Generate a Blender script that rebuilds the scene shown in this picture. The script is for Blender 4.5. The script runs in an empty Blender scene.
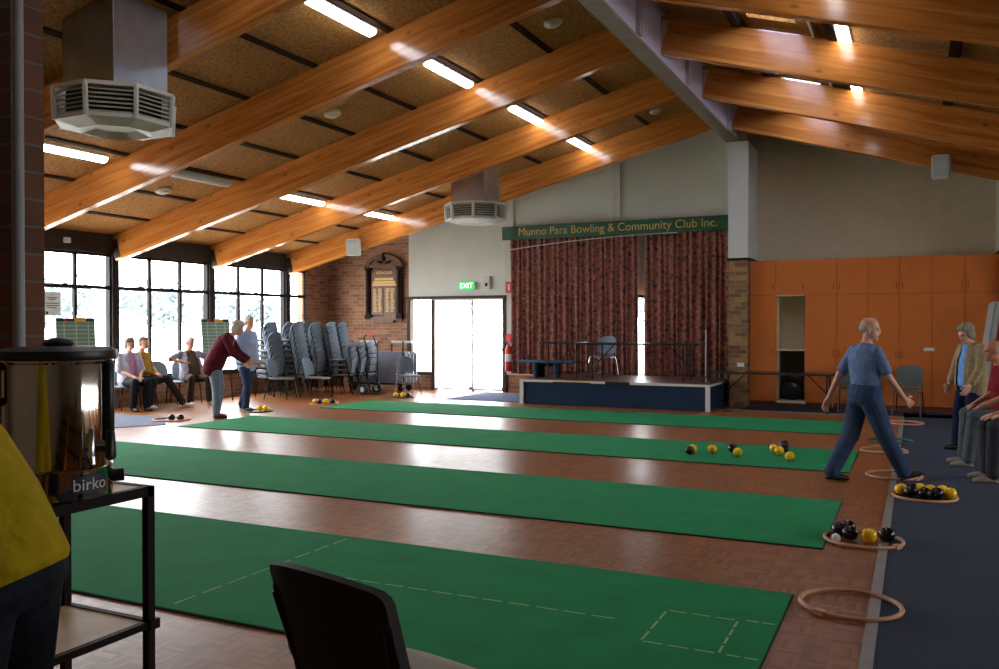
import bpy, bmesh, math, random
from mathutils import Vector, Matrix
random.seed(7)
V = Vector
PI = math.pi
COL = bpy.context.scene.collection
UP = V((0, 0, 1))

# ------------------------------------------------------------------ materials
def lin(c):
    return tuple(((x/255)/12.92 if x/255 <= .04045 else ((x/255+.055)/1.055)**2.4) for x in c) + (1.0,)

def new_mat(name):
    m = bpy.data.materials.new(name)
    m.use_nodes = True
    nt = m.node_tree
    return m, nt, nt.nodes, nt.links, nt.nodes['Principled BSDF']

def mat(name, rgb, rough=.55, metal=0., var=.12, scale=6., bump=0., bscale=40., spec=.5, stretch=None, coat=0., bdist=.02):
    m, nt, N, L, b = new_mat(name)
    b.inputs['Roughness'].default_value = rough
    b.inputs['Metallic'].default_value = metal
    b.inputs['Specular IOR Level'].default_value = spec
    b.inputs['Coat Weight'].default_value = coat
    c = lin(rgb)
    tc = N.new('ShaderNodeTexCoord')
    src = tc.outputs['Object']
    if stretch:
        mp = N.new('ShaderNodeMapping'); mp.inputs['Scale'].default_value = stretch
        L.new(src, mp.inputs['Vector']); src = mp.outputs['Vector']
    n = N.new('ShaderNodeTexNoise'); n.inputs['Scale'].default_value = scale; n.inputs['Detail'].default_value = 4
    L.new(src, n.inputs['Vector'])
    r = N.new('ShaderNodeValToRGB')
    r.color_ramp.elements[0].position = .3; r.color_ramp.elements[1].position = .7
    r.color_ramp.elements[0].color = tuple(x*(1-var) for x in c[:3]) + (1,)
    r.color_ramp.elements[1].color = tuple(min(1, x*(1+var)) for x in c[:3]) + (1,)
    L.new(n.outputs['Fac'], r.inputs['Fac']); L.new(r.outputs['Color'], b.inputs['Base Color'])
    if bump:
        n2 = N.new('ShaderNodeTexNoise'); n2.inputs['Scale'].default_value = bscale; n2.inputs['Detail'].default_value = 3
        L.new(src, n2.inputs['Vector'])
        bp = N.new('ShaderNodeBump'); bp.inputs['Strength'].default_value = bump; bp.inputs['Distance'].default_value = bdist
        L.new(n2.outputs['Fac'], bp.inputs['Height']); L.new(bp.outputs['Normal'], b.inputs['Normal'])
    return m

def emit(name, rgb, strength):
    m, nt, N, L, b = new_mat(name)
    b.inputs['Base Color'].default_value = lin(rgb)
    b.inputs['Emission Color'].default_value = lin(rgb)
    b.inputs['Emission Strength'].default_value = strength
    return m

def glass_mat(name, tint=(1, 1, 1), gloss=.06):
    m, nt, N, L, b = new_mat(name)
    N.remove(b)
    t = N.new('ShaderNodeBsdfTransparent'); t.inputs['Color'].default_value = (*tint, 1)
    g = N.new('ShaderNodeBsdfGlossy'); g.inputs['Roughness'].default_value = .02
    lw = N.new('ShaderNodeLayerWeight'); lw.inputs['Blend'].default_value = .5
    fr = math_node(N, L, 'ADD', math_node(N, L, 'MULTIPLY', math_node(N, L, 'POWER', lw.outputs['Facing'], 5.0), .6), .03)
    mx = N.new('ShaderNodeMixShader')
    L.new(fr, mx.inputs[0]); L.new(t.outputs[0], mx.inputs[1]); L.new(g.outputs[0], mx.inputs[2])
    L.new(mx.outputs[0], N['Material Output'].inputs['Surface'])
    return m

def brick_mat(name, c1, c2, mortar, axes, bw=.24, bh=.086, rough=.8):
    """axes: which object axes run along the courses and up."""
    m, nt, N, L, b = new_mat(name)
    b.inputs['Roughness'].default_value = rough
    tc = N.new('ShaderNodeTexCoord'); s = N.new('ShaderNodeSeparateXYZ'); cb = N.new('ShaderNodeCombineXYZ')
    L.new(tc.outputs['Object'], s.inputs[0])
    L.new(s.outputs[axes[0]], cb.inputs['X']); L.new(s.outputs[axes[1]], cb.inputs['Y'])
    br = N.new('ShaderNodeTexBrick')
    br.inputs['Scale'].default_value = 1.0
    br.inputs['Brick Width'].default_value = bw; br.inputs['Row Height'].default_value = bh
    br.inputs['Mortar Size'].default_value = .006; br.inputs['Mortar Smooth'].default_value = .2
    br.inputs['Bias'].default_value = -.1
    br.inputs['Color1'].default_value = lin(c1); br.inputs['Color2'].default_value = lin(c2); br.inputs['Mortar'].default_value = lin(mortar)
    L.new(cb.outputs[0], br.inputs['Vector'])
    n = N.new('ShaderNodeTexNoise'); n.inputs['Scale'].default_value = 9; L.new(tc.outputs['Object'], n.inputs['Vector'])
    mx = N.new('ShaderNodeMixRGB'); mx.blend_type = 'MULTIPLY'; mx.inputs['Fac'].default_value = .35
    L.new(br.outputs['Color'], mx.inputs['Color1']); L.new(n.outputs['Fac'], mx.inputs['Color2'])
    L.new(mx.outputs[0], b.inputs['Base Color'])
    bp = N.new('ShaderNodeBump'); bp.inputs['Strength'].default_value = .5; bp.inputs['Distance'].default_value = .01; bp.invert = True
    L.new(br.outputs['Fac'], bp.inputs['Height']); L.new(bp.outputs['Normal'], b.inputs['Normal'])
    return m

def wood_mat(name, c1, c2, rough=.25, stretch=(1.2, 18, 18), coat=.0, knots=True, spec=.5):
    m, nt, N, L, b = new_mat(name)
    b.inputs['Roughness'].default_value = rough; b.inputs['Coat Weight'].default_value = coat
    b.inputs['Coat Roughness'].default_value = .12; b.inputs['Specular IOR Level'].default_value = spec
    tc = N.new('ShaderNodeTexCoord'); mp = N.new('ShaderNodeMapping'); mp.inputs['Scale'].default_value = stretch
    L.new(tc.outputs['Object'], mp.inputs['Vector'])
    n = N.new('ShaderNodeTexNoise'); n.inputs['Scale'].default_value = 1.3; n.inputs['Detail'].default_value = 6; n.inputs['Distortion'].default_value = .6
    L.new(mp.outputs[0], n.inputs['Vector'])
    r = N.new('ShaderNodeValToRGB'); r.color_ramp.elements[0].position = .3; r.color_ramp.elements[1].position = .72
    r.color_ramp.elements[0].color = lin(c1); r.color_ramp.elements[1].color = lin(c2)
    L.new(n.outputs['Fac'], r.inputs['Fac'])
    out = r.outputs['Color']
    if knots:
        mp2 = N.new('ShaderNodeMapping'); mp2.inputs['Scale'].default_value = (2.2, 4.5, 4.5)
        L.new(tc.outputs['Object'], mp2.inputs['Vector'])
        vo = N.new('ShaderNodeTexVoronoi'); vo.inputs['Scale'].default_value = 1.0
        L.new(mp2.outputs[0], vo.inputs['Vector'])
        r2 = N.new('ShaderNodeValToRGB'); r2.color_ramp.elements[0].position = .05; r2.color_ramp.elements[1].position = .16
        r2.color_ramp.elements[0].color = (.35, .25, .2, 1); r2.color_ramp.elements[1].color = (1, 1, 1, 1)
        L.new(vo.outputs['Distance'], r2.inputs['Fac'])
        mx = N.new('ShaderNodeMixRGB'); mx.blend_type = 'MULTIPLY'; mx.inputs['Fac'].default_value = .8
        L.new(out, mx.inputs['Color1']); L.new(r2.outputs['Color'], mx.inputs['Color2']); out = mx.outputs[0]
    L.new(out, b.inputs['Base Color'])
    return m

def math_node(N, L, op, a, b=None):
    n = N.new('ShaderNodeMath'); n.operation = op
    for i, v in enumerate((a, b)):
        if v is None: continue
        if isinstance(v, (int, float)): n.inputs[i].default_value = v
        else: L.new(v, n.inputs[i])
    return n.outputs[0]

def parquet_mat():
    m, nt, N, L, b = new_mat('parquet')
    tc = N.new('ShaderNodeTexCoord'); s = N.new('ShaderNodeSeparateXYZ'); L.new(tc.outputs['Object'], s.inputs[0])
    q = .125; f = 5
    M = lambda op, a, c=None: math_node(N, L, op, a, c)
    cx = M('FLOOR', M('DIVIDE', s.outputs['X'], q)); cy = M('FLOOR', M('DIVIDE', s.outputs['Y'], q))
    par = M('ABSOLUTE', M('MODULO', M('ADD', cx, cy), 2.0))
    fx = M('FLOOR', M('DIVIDE', s.outputs['X'], q/f)); fy = M('FLOOR', M('DIVIDE', s.outputs['Y'], q/f))
    # strips along x in even squares, along y in odd ones
    a = M('ADD', M('MULTIPLY', fx, par), M('MULTIPLY', cx, M('SUBTRACT', 1.0, par)))
    c = M('ADD', M('MULTIPLY', cy, par), M('MULTIPLY', fy, M('SUBTRACT', 1.0, par)))
    cb = N.new('ShaderNodeCombineXYZ'); L.new(a, cb.inputs['X']); L.new(c, cb.inputs['Y']); L.new(par, cb.inputs['Z'])
    wn = N.new('ShaderNodeTexWhiteNoise'); wn.noise_dimensions = '3D'; L.new(cb.outputs[0], wn.inputs['Vector'])
    r = N.new('ShaderNodeValToRGB')
    r.color_ramp.elements[0].color = lin((122, 74, 42)); r.color_ramp.elements[1].color = lin((164, 106, 62))
    L.new(wn.outputs['Value'], r.inputs['Fac'])
    n = N.new('ShaderNodeTexNoise'); n.inputs['Scale'].default_value = .9; n.inputs['Detail'].default_value = 3
    L.new(tc.outputs['Object'], n.inputs['Vector'])
    mx = N.new('ShaderNodeMixRGB'); mx.blend_type = 'OVERLAY'; mx.inputs['Fac'].default_value = .25
    L.new(r.outputs['Color'], mx.inputs['Color1']); L.new(n.outputs['Fac'], mx.inputs['Color2'])
    L.new(mx.outputs[0], b.inputs['Base Color'])
    r3 = N.new('ShaderNodeValToRGB'); r3.color_ramp.elements[0].color = (.27,)*3+(1,); r3.color_ramp.elements[1].color = (.38,)*3+(1,)
    L.new(n.outputs['Fac'], r3.inputs['Fac']); L.new(r3.outputs['Color'], b.inputs['Roughness'])
    b.inputs['Specular IOR Level'].default_value = .3
    bp = N.new('ShaderNodeBump'); bp.inputs['Strength'].default_value = .03; bp.inputs['Distance'].default_value = .004
    L.new(wn.outputs['Value'], bp.inputs['Height']); L.new(bp.outputs['Normal'], b.inputs['Normal'])
    return m

def curtain_mat():
    m, nt, N, L, b = new_mat('patterned_curtain')
    b.inputs['Roughness'].default_value = .9
    tc = N.new('ShaderNodeTexCoord')
    vo = N.new('ShaderNodeTexVoronoi'); vo.inputs['Scale'].default_value = 8.5
    n = N.new('ShaderNodeTexNoise'); n.inputs['Scale'].default_value = 13; n.inputs['Detail'].default_value = 5
    mx0 = N.new('ShaderNodeMixRGB'); mx0.inputs['Fac'].default_value = .12
    L.new(tc.outputs['Object'], mx0.inputs['Color1']); L.new(n.outputs['Color'], mx0.inputs['Color2'])
    L.new(tc.outputs['Object'], n.inputs['Vector']); L.new(mx0.outputs[0], vo.inputs['Vector'])
    r = N.new('ShaderNodeValToRGB'); e = r.color_ramp.elements
    e[0].position = .1; e[0].color = lin((34, 32, 48)); e[1].position = .95; e[1].color = lin((176, 116, 84))
    x = e.new(.38); x.color = lin((112, 68, 62)); x = e.new(.62); x.color = lin((152, 88, 64)); x = e.new(.75); x.color = lin((66, 48, 54))
    L.new(vo.outputs['Distance'], r.inputs['Fac'])
    n2 = N.new('ShaderNodeTexNoise'); n2.inputs['Scale'].default_value = 14; L.new(tc.outputs['Object'], n2.inputs['Vector'])
    mx = N.new('ShaderNodeMixRGB'); mx.blend_type = 'OVERLAY'; mx.inputs['Fac'].default_value = .6
    L.new(r.outputs['Color'], mx.inputs['Color1']); L.new(n2.outputs['Fac'], mx.inputs['Color2'])
    L.new(mx.outputs[0], b.inputs['Base Color'])
    return m

def grid_mat(name, base, line, nx, nz):
    """green score sheet ruled in light lines, in the object's own y (across) and z (up)."""
    m, nt, N, L, b = new_mat(name)
    b.inputs['Roughness'].default_value = .6
    tc = N.new('ShaderNodeTexCoord'); s = N.new('ShaderNodeSeparateXYZ'); L.new(tc.outputs['Object'], s.inputs[0])
    M = lambda op, a, c=None: math_node(N, L, op, a, c)
    ly = M('LESS_THAN', M('FRACT', M('MULTIPLY', s.outputs['Y'], nx)), .07)
    lz = M('LESS_THAN', M('FRACT', M('MULTIPLY', s.outputs['Z'], nz)), .16)
    mx = N.new('ShaderNodeMixRGB'); mx.inputs['Color1'].default_value = lin(base); mx.inputs['Color2'].default_value = lin(line)
    L.new(M('MAXIMUM', ly, lz), mx.inputs['Fac']); L.new(mx.outputs[0], b.inputs['Base Color'])
    return m

M = dict(
    floor=parquet_mat(), curtain=curtain_mat(),
    ceiling=mat('strawboard_ceiling', (160, 112, 56), .9, var=.42, scale=26, bump=.9, bscale=45, spec=.2),
    beam=wood_mat('varnished_pine', (168, 95, 38), (212, 140, 68), .17, stretch=(.7, 14, 14), spec=.5),
    purlin=mat('dark_batten', (46, 28, 16), .95, spec=.1),
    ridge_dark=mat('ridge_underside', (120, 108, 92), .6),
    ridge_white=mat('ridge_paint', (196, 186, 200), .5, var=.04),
    white_wall=mat('painted_plaster', (216, 222, 212), .7, var=.03, scale=2),
    white_paint=mat('white_paint', (206, 208, 200), .5, var=.03),
    cream=mat('cream_panel', (206, 192, 160), .7, var=.04),
    brickX=brick_mat('brick_back', (186, 130, 92), (136, 88, 64), (176, 156, 132), ('X', 'Z')),
    brickY=brick_mat('brick_side', (186, 130, 92), (136, 88, 64), (176, 156, 132), ('Y', 'Z')),
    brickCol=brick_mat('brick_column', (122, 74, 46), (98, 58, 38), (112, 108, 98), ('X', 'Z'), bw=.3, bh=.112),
    brickColY=brick_mat('brick_column_side', (120, 64, 44), (88, 48, 36), (92, 84, 76), ('Y', 'Z'), bw=.3, bh=.112),
    brickPier=brick_mat('brick_pier', (166, 122, 72), (104, 76, 50), (150, 130, 100), ('X', 'Z')),
    frame_brown=mat('brown_window_frame', (34, 27, 22), .6, spec=.15),
    fascia=mat('brown_fascia', (50, 40, 28), .7, spec=.2),
    door_frame=mat('door_frame', (72, 56, 46), .6, spec=.2),
    glass=glass_mat('window_glass'),
    carpet=mat('navy_carpet', (66, 72, 84), .95, var=.2, scale=120, bump=.3, bscale=300, spec=.1),
    grey_mat=mat('grey_mat', (96, 104, 124), .9, var=.1, scale=80),
    blue_mat=mat('blue_mat', (58, 78, 120), .9, var=.1, scale=80),
    trim=mat('floor_trim', (136, 130, 124), .5),
    green=mat('green_felt', (36, 136, 82), .9, var=.1, scale=3, bump=.15, bscale=200, spec=.15),
    green_edge_shade=mat('mat_edge_shade', (20, 40, 30), .9),
    chalk=mat('chalk', (158, 182, 128), .9),
    orange=mat('orange_laminate', (190, 104, 42), .42, var=.05, scale=3),
    orange_edge=mat('orange_edge', (110, 58, 24), .6),
    steel=mat('chrome', (200, 200, 200), .22, 1.),
    dull_steel=mat('galvanised_sheet', (168, 178, 188), .33, 1., var=.08, scale=5),
    urn=mat('stainless', (196, 190, 180), .07, 1., var=.02),
    black=mat('black_plastic', (22, 22, 24), .4),
    blackmetal=mat('black_metal', (20, 19, 19), .5, 0, spec=.2),
    rust=mat('brown_steel', (34, 21, 17), .6, 0, spec=.12),
    chair_blue=mat('chair_fabric_blue', (108, 122, 136), .75, var=.08, scale=30, bump=.1, bscale=200),
    chair_grey=mat('chair_fabric_grey', (80, 90, 86), .75, var=.08, scale=30),
    chair_dark=mat('chair_fabric_dark', (44, 40, 36), .8, var=.1, scale=30, bump=.1, bscale=300),
    seat_dark=mat('seat_grey', (112, 116, 122), .7),
    seat_cream=mat('seat_cream', (152, 144, 128), .7),
    stage_blue=mat('stage_navy', (36, 52, 76), .9, var=.1, scale=20, spec=.15),
    bench_blue=mat('bench_blue', (52, 86, 120), .7), stage_top=mat('stage_top', (112, 74, 62), .4),
    tabletop=mat('dark_tabletop', (48, 50, 54), .25),
    shelf=mat('worn_laminate', (222, 186, 140), .5),
    sign=mat('green_sign', (10, 72, 50), .5, var=.04),
    gold=mat('gold_paint', (204, 170, 92), .45, .2),
    oak=wood_mat('honour_oak', (86, 50, 26), (112, 70, 38), .5, stretch=(16, 16, 1.5), knots=False),
    oakdark=mat('dark_oak', (40, 22, 15), .75, spec=.2),
    goldpanel=mat('gilt_lettering', (196, 154, 78), .5, .1, var=.3, scale=60),
    yellow=mat('bowl_yellow', (246, 194, 22), .22, var=.04),
    bowlblack=mat('bowl_black', (24, 15, 18), .25),
    bowldisc=mat('bowl_disc', (96, 84, 88), .4), bowlwhite=mat('jack_white', (222, 220, 206), .3),
    ring=mat('wooden_ring', (198, 142, 108), .5, var=.1, scale=12),
    ringgreen=mat('green_ring', (20, 92, 58), .5),
    red=mat('red_enamel', (206, 40, 32), .35),
    paper=mat('white_paper', (226, 224, 222), .7),
    exit_green=emit('exit_green', (40, 190, 90), .9),
    exit_white=emit('exit_white', (240, 255, 245), 1.6),
    lamp=emit('lit_diffuser', (244, 248, 255), 16.0),
    lamp_off=mat('unlit_diffuser', (224, 226, 222), .4),
    blind=None,
    label_navy=mat('navy_label', (24, 30, 62), .4),
    score=grid_mat('score_sheet', (112, 150, 132), (190, 214, 190), 5.2, 14),
    yellow_card=mat('yellow_card', (226, 180, 40), .5),
    rubber=mat('rubber', (34, 34, 36), .8),
    tableblue=mat('folded_table_blue', (150, 164, 182), .5),
    concrete=mat('outside_concrete', (222, 220, 214), .9, var=.05),
    bark=mat('bark', (110, 106, 104), .9), leaf=mat('gum_leaf', (96, 108, 112), .8, var=.2, scale=3),
    rear=mat('rear_wall', (150, 130, 110), .8),
)

def blind_mat():
    m, nt, N, L, b = new_mat('sheer_blind')
    N.remove(b)
    d = N.new('ShaderNodeBsdfDiffuse'); d.inputs['Color'].default_value = (.86, .86, .88, 1)
    t = N.new('ShaderNodeBsdfTranslucent'); t.inputs['Color'].default_value = (.9, .9, .92, 1)
    p = N.new('ShaderNodeBsdfTransparent')
    a = N.new('ShaderNodeMixShader'); a.inputs[0].default_value = .65
    c = N.new('ShaderNodeMixShader'); c.inputs[0].default_value = .35
    L.new(d.outputs[0], a.inputs[1]); L.new(t.outputs[0], a.inputs[2]); L.new(a.outputs[0], c.inputs[1]); L.new(p.outputs[0], c.inputs[2])
    L.new(c.outputs[0], N['Material Output'].inputs['Surface'])
    return m
M['blind'] = blind_mat()
def skylight_mat():
    m, nt, N, L, b = new_mat('skylight_sheet'); N.remove(b)
    t = N.new('ShaderNodeBsdfTranslucent'); t.inputs['Color'].default_value = (.58, .6, .7, 1)
    L.new(t.outputs[0], N['Material Output'].inputs['Surface']); return m
M['skylight'] = skylight_mat()

# ------------------------------------------------------------------ mesh builder
class MB:
    def __init__(s): s.v = []; s.f = []; s.mi = []; s.mats = []
    def m(s, mt):
        if mt not in s.mats: s.mats.append(mt)
        return s.mats.index(mt)
    def add(s, vs, fs, mt=None):
        o = len(s.v); s.v += [V(p) for p in vs]
        k = s.m(mt) if mt is not None else 0
        for f in fs: s.f.append(tuple(i+o for i in f)); s.mi.append(k)
        return s
    def box(s, x0, x1, y0, y1, z0, z1, mt=None, mx=None):
        p = [V((x, y, z)) for x in (x0, x1) for y in (y0, y1) for z in (z0, z1)]
        if mx: p = [mx @ q for q in p]
        return s.add(p, [(0, 1, 3, 2), (4, 6, 7, 5), (0, 4, 5, 1), (2, 3, 7, 6), (0, 2, 6, 4), (1, 5, 7, 3)], mt)
    def prism(s, poly, axis, a0, a1, mt=None):
        """poly in the two other axes (in xyz order), extruded along axis."""
        n = len(poly)
        def P(u, w, a):
            c = [u, w]; c.insert(axis, a); return c
        vs = [P(u, w, a0) for u, w in poly] + [P(u, w, a1) for u, w in poly]
        fs = [tuple(range(n)), tuple(range(2*n-1, n-1, -1))] + [(i, i+n, (i+1) % n+n, (i+1) % n) for i in range(n)]
        return s.add(vs, fs, mt)
    def loft(s, secs, n=16, mt=None, cap=True):
        """secs: (centre, half vector a, half vector b)."""
        vs = []; fs = []
        for c, a, b in secs:
            for i in range(n):
                t = 2*PI*i/n; vs.append(V(c)+V(a)*math.cos(t)+V(b)*math.sin(t))
        for k in range(len(secs)-1):
            for i in range(n):
                j = (i+1) % n
                fs.append((k*n+i, k*n+j, (k+1)*n+j, (k+1)*n+i))
        if cap:
            fs.append(tuple(range(n-1, -1, -1))); o = (len(secs)-1)*n; fs.append(tuple(range(o, o+n)))
        return s.add(vs, fs, mt)
    def tube(s, pts, r, n=8, mt=None, closed=False):
        pts = [V(p) for p in pts]; rs = r if isinstance(r, (list, tuple)) else [r]*len(pts)
        secs = []; prev = None
        for i, p in enumerate(pts):
            if closed: d = pts[(i+1) % len(pts)]-pts[i-1]
            else: d = pts[min(i+1, len(pts)-1)]-pts[max(i-1, 0)]
            d = d.normalized() if d.length > 1e-9 else V((0, 0, 1))
            if prev is None:
                ref = UP if abs(d.z) < .9 else V((1, 0, 0))
                a = d.cross(ref).normalized()
            else:
                a = (prev-d*prev.dot(d)).normalized()
            prev = a; b = d.cross(a)
            secs.append((p, a*rs[i], b*rs[i]))
        if closed:
            vs = []; fs = []
            for c, a, b in secs:
                for i in range(n):
                    t = 2*PI*i/n; vs.append(c+a*math.cos(t)+b*math.sin(t))
            K = len(secs)
            for k in range(K):
                for i in range(n):
                    j = (i+1) % n; kk = (k+1) % K
                    fs.append((k*n+i, k*n+j, kk*n+j, kk*n+i))
            return s.add(vs, fs, mt)
        return s.loft(secs, n, mt)
    def capsule(s, p0, p1, r0, r1, n=14, mt=None, flat=None):
        p0 = V(p0); p1 = V(p1); d = (p1-p0).normalized()
        ref = UP if abs(d.z) < .9 else V((1, 0, 0))
        if flat: ref = V(flat[0])
        a = d.cross(ref).normalized(); b = d.cross(a)
        k = flat[1] if flat else 1.
        S = []
        for t in (-80, -50, -20): S.append((p0+d*r0*math.sin(math.radians(t)), a*r0*math.cos(math.radians(t)), b*k*r0*math.cos(math.radians(t))))
        for t in (20, 50, 80): S.append((p1+d*r1*math.sin(math.radians(t)), a*r1*math.cos(math.radians(t)), b*k*r1*math.cos(math.radians(t))))
        return s.loft(S, n, mt)
    def ell(s, c, a, b, d, n=16, m=10, mt=None):
        """ellipsoid with half vectors a, b, d."""
        c = V(c); a = V(a); b = V(b); d = V(d)
        S = []
        for i in range(m+1):
            t = -PI/2+PI*(i+.0)/m
            t = max(-PI/2+.06, min(PI/2-.06, t))
            S.append((c+d*math.sin(t), a*math.cos(t), b*math.cos(t)))
        return s.loft(S, n, mt)
    def lathe(s, prof, n=32, mt=None, c=(0, 0, 0)):
        c = V(c)
        return s.loft([(c+V((0, 0, z)), V((r, 0, 0)), V((0, r, 0))) for r, z in prof], n, mt)
    def panel(s, w, h, t, r, z0=0, bend=0., lean=0., x0=0., arch=0., mt=None, n=14, rb=None):
        """rounded upright panel across y, bottom at z0, leaning and bending in x."""
        rb = r if rb is None else rb
        vs = []; fs = []
        ys = [-w/2+w*(.5-.5*math.cos(PI*i/n)) for i in range(n+1)]
        m = 5
        for y in ys:
            e = w/2-abs(y)
            dt = r-math.sqrt(max(0, r*r-(r-e)**2)) if e < r else 0
            db = rb-math.sqrt(max(0, rb*rb-(rb-e)**2)) if e < rb else 0
            zt = h-dt*.98-arch*(2*y/w)**2; zb = db*.98
            if zt-zb < .01: zt, zb = (zt+zb)/2+.005, (zt+zb)/2-.005
            for side in (-1, 1):
                for k in range(m+1):
                    z = zb+(zt-zb)*k/m
                    vs.append((x0+side*t/2-lean*z+bend*(2*y/w)**2, y, z0+z))
        q = 2*(m+1)
        for i in range(n):
            for k in range(m):
                a = i*q+k; fs.append((a, a+1, a+q+1, a+q)); a = i*q+m+1+k; fs.append((a, a+q, a+q+1, a+1))
            a = i*q+m; fs.append((a, a+m+1, a+q+m+1, a+q)); a = i*q; fs.append((a, a+q, a+q+m+1, a+m+1))
        for i in (0, n):
            for k in range(m):
                a = i*q+k; f = (a, a+m+1, a+m+2, a+1); fs.append(f if i == 0 else f[::-1])
        return s.add(vs, fs, mt)
    def mesh(s, name):
        me = bpy.data.meshes.new(name); me.from_pydata([tuple(p) for p in s.v], [], s.f)
        for mt in s.mats: me.materials.append(mt)
        if s.mats: me.polygons.foreach_set('material_index', s.mi)
        return me
    def build(s, name, mt=None, parent=None, bevel=0., smooth=35, recalc=True, noflip=False):
        me = s.mesh(name)
        if mt is not None and not me.materials: me.materials.append(mt)
        finish(me, bevel, smooth, recalc)
        o = bpy.data.objects.new(name, me); COL.objects.link(o)
        if parent is not None: o.parent = parent
        return o

def finish(me, bevel=0., smooth=35, recalc=True):
    bm = bmesh.new(); bm.from_mesh(me)
    if recalc: bmesh.ops.recalc_face_normals(bm, faces=bm.faces)
    if bevel:
        ed = [e for e in bm.edges if len(e.link_faces) == 2 and e.calc_face_angle(0) > .6]
        bmesh.ops.bevel(bm, geom=ed, offset=bevel, segments=2, affect='EDGES', clamp_overlap=True)
    bm.to_mesh(me); bm.free()
    if smooth:
        me.polygons.foreach_set('use_smooth', [True]*len(me.polygons))
        me.set_sharp_from_angle(angle=math.radians(smooth))
    me.update()

def tag(o, label=None, cat=None, group=None, kind=None):
    if label: o['label'] = label
    if cat: o['category'] = cat
    if group: o['group'] = group
    if kind: o['kind'] = kind
    return o

def thing(name, label, cat, loc=(0, 0, 0), rz=0., group=None, kind=None):
    o = bpy.data.objects.new(name, None); COL.objects.link(o)
    o.empty_display_size = .1; o.location = loc; o.rotation_euler = (0, 0, rz)
    return tag(o, label, cat, group, kind)

def copy_tree(o, parent=None):
    c = o.copy(); COL.objects.link(c); c.parent = parent
    for ch in list(o.children): copy_tree(ch, c)
    return c

def struct(name, mb, mt=None, label=None, cat=None, bevel=0., smooth=35):
    return tag(mb.build(name, mt, None, bevel, smooth), label, cat, None, 'structure')

def text_mesh(txt, size, mt, parent, name, mx, extrude=.002, align='CENTER'):
    cu = bpy.data.curves.new('lettering', 'FONT'); cu.body = txt; cu.size = size; cu.extrude = extrude; cu.align_x = align
    cu.align_y = 'CENTER'
    to = bpy.data.objects.new('lettering_source', cu); COL.objects.link(to)
    dg = bpy.context.evaluated_depsgraph_get()
    me = bpy.data.meshes.new_from_object(to.evaluated_get(dg))
    bpy.data.objects.remove(to)
    me.transform(mx); me.materials.clear(); me.materials.append(mt)
    o = bpy.data.objects.new(name, me); COL.objects.link(o); o.parent = parent
    return o

# ------------------------------------------------------------------ camera
H = 1.615; FPX = 864.; YAW = math.radians(25.74); PIT = math.atan(10/864)
cam = bpy.data.cameras.new('camera'); cam.sensor_width = 36; cam.lens = FPX*36/999; cam.clip_start = .05; cam.clip_end = 300
co = bpy.data.objects.new('camera', cam); COL.objects.link(co); co.location = (0, 0, H)
co.rotation_euler = (PI/2-PIT, 0, YAW)
bpy.context.scene.camera = co
FW = V((-math.sin(YAW), math.cos(YAW), 0)); RT = V((math.cos(YAW), math.sin(YAW), 0))
def along(d, lat, z=0.):
    """a point d metres in front of where the photographer stood and lat metres to the right."""
    p = FW*d+RT*lat; return V((p.x, p.y, z))
IMG = math.degrees(YAW)      # heading (deg) that runs across the view, left to right

# ------------------------------------------------------------------ room shell
XL, XR, YB, YR, RX = -14.0, 7.4, 18.6, -3.2, -3.3
SL, SR = .25, .29
def zl(x): return 3.33+SL*(x+14)              # ceiling underside over the window side
ZP = zl(RX)
def zr(x): return ZP-SR*(x-RX)

struct('floor', MB().box(XL-.3, XR, YR, YB+.3, -.12, 0), M['floor'], 'brown parquet floor of small wooden blocks', 'floor')
c1 = MB().prism([(XL-.4, zl(XL-.4)), (RX, ZP), (RX, ZP+.15), (XL-.4, zl(XL-.4)+.15)], 1, YR, YB+.3)
ceil = struct('ceiling', c1, M['ceiling'], 'sloping strawboard ceiling over the window side', 'ceiling')
SKY = [(9.6, 11.6), (12.1, 14.15), (14.65, 16.7)]; SX0, SX1 = -2.0, -1.4
c2 = MB()
def slab(x0, x1, y0, y1): c2.prism([(x0, zr(x0)), (x1, zr(x1)), (x1, zr(x1)+.15), (x0, zr(x0)+.15)], 1, y0, y1)
slab(RX, SX0, YR, YB+.3); slab(SX1, XR, YR, YB+.3)
ya = YR
for a_, b_ in SKY: slab(SX0, SX1, ya, a_); ya = b_
slab(SX0, SX1, ya, YB+.3)
struct('ceiling_right', c2, M['ceiling'], 'sloping strawboard ceiling over the cupboard side', 'ceiling')

for i, (a_, b_) in enumerate(SKY):  # one glimpsed roof window, added as a row to light the ridge beam
    W_ = thing('window_%d' % (8+i), 'translucent roof window added for light on the ridge beam, %s from the camera' % ('first', 'second', 'third')[i], 'skylight', (0, 0, 0), 0, None, 'structure')
    MB().prism([(SX0, zr(SX0)+.11), (SX1, zr(SX1)+.11), (SX1, zr(SX1)+.13), (SX0, zr(SX0)+.13)], 1, a_, b_).build('pane', M['skylight'], W_, smooth=0)
# battens across the ceiling boards, running away from the camera
k = 0
for x in [-13.0+1.165*i for i in range(9)]:
    k += 1
    a = math.atan(SL)
    o = MB().box(-.045, .045, YR, YB, -.018, .02).build('ceiling_batten', M['purlin'])
    o.location = (x, 0, zl(x)); o.rotation_euler = (0, -a, 0)
    tag(o, None, None, 'dark battens between ceiling boards, window side', 'structure')
for i, x in enumerate((-2.15, -.95, .42, 1.7, 3.0, 4.3, 5.6)):
    o = MB().box(-.06, .06, YR, YB, -.1, .02).build('ceiling_batten', M['purlin'])
    o.location = (x, 0, zr(x)); o.rotation_euler = (0, math.atan(SR), 0)
    tag(o, None, None, 'dark battens between ceiling boards, cupboard side', 'structure')

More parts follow.
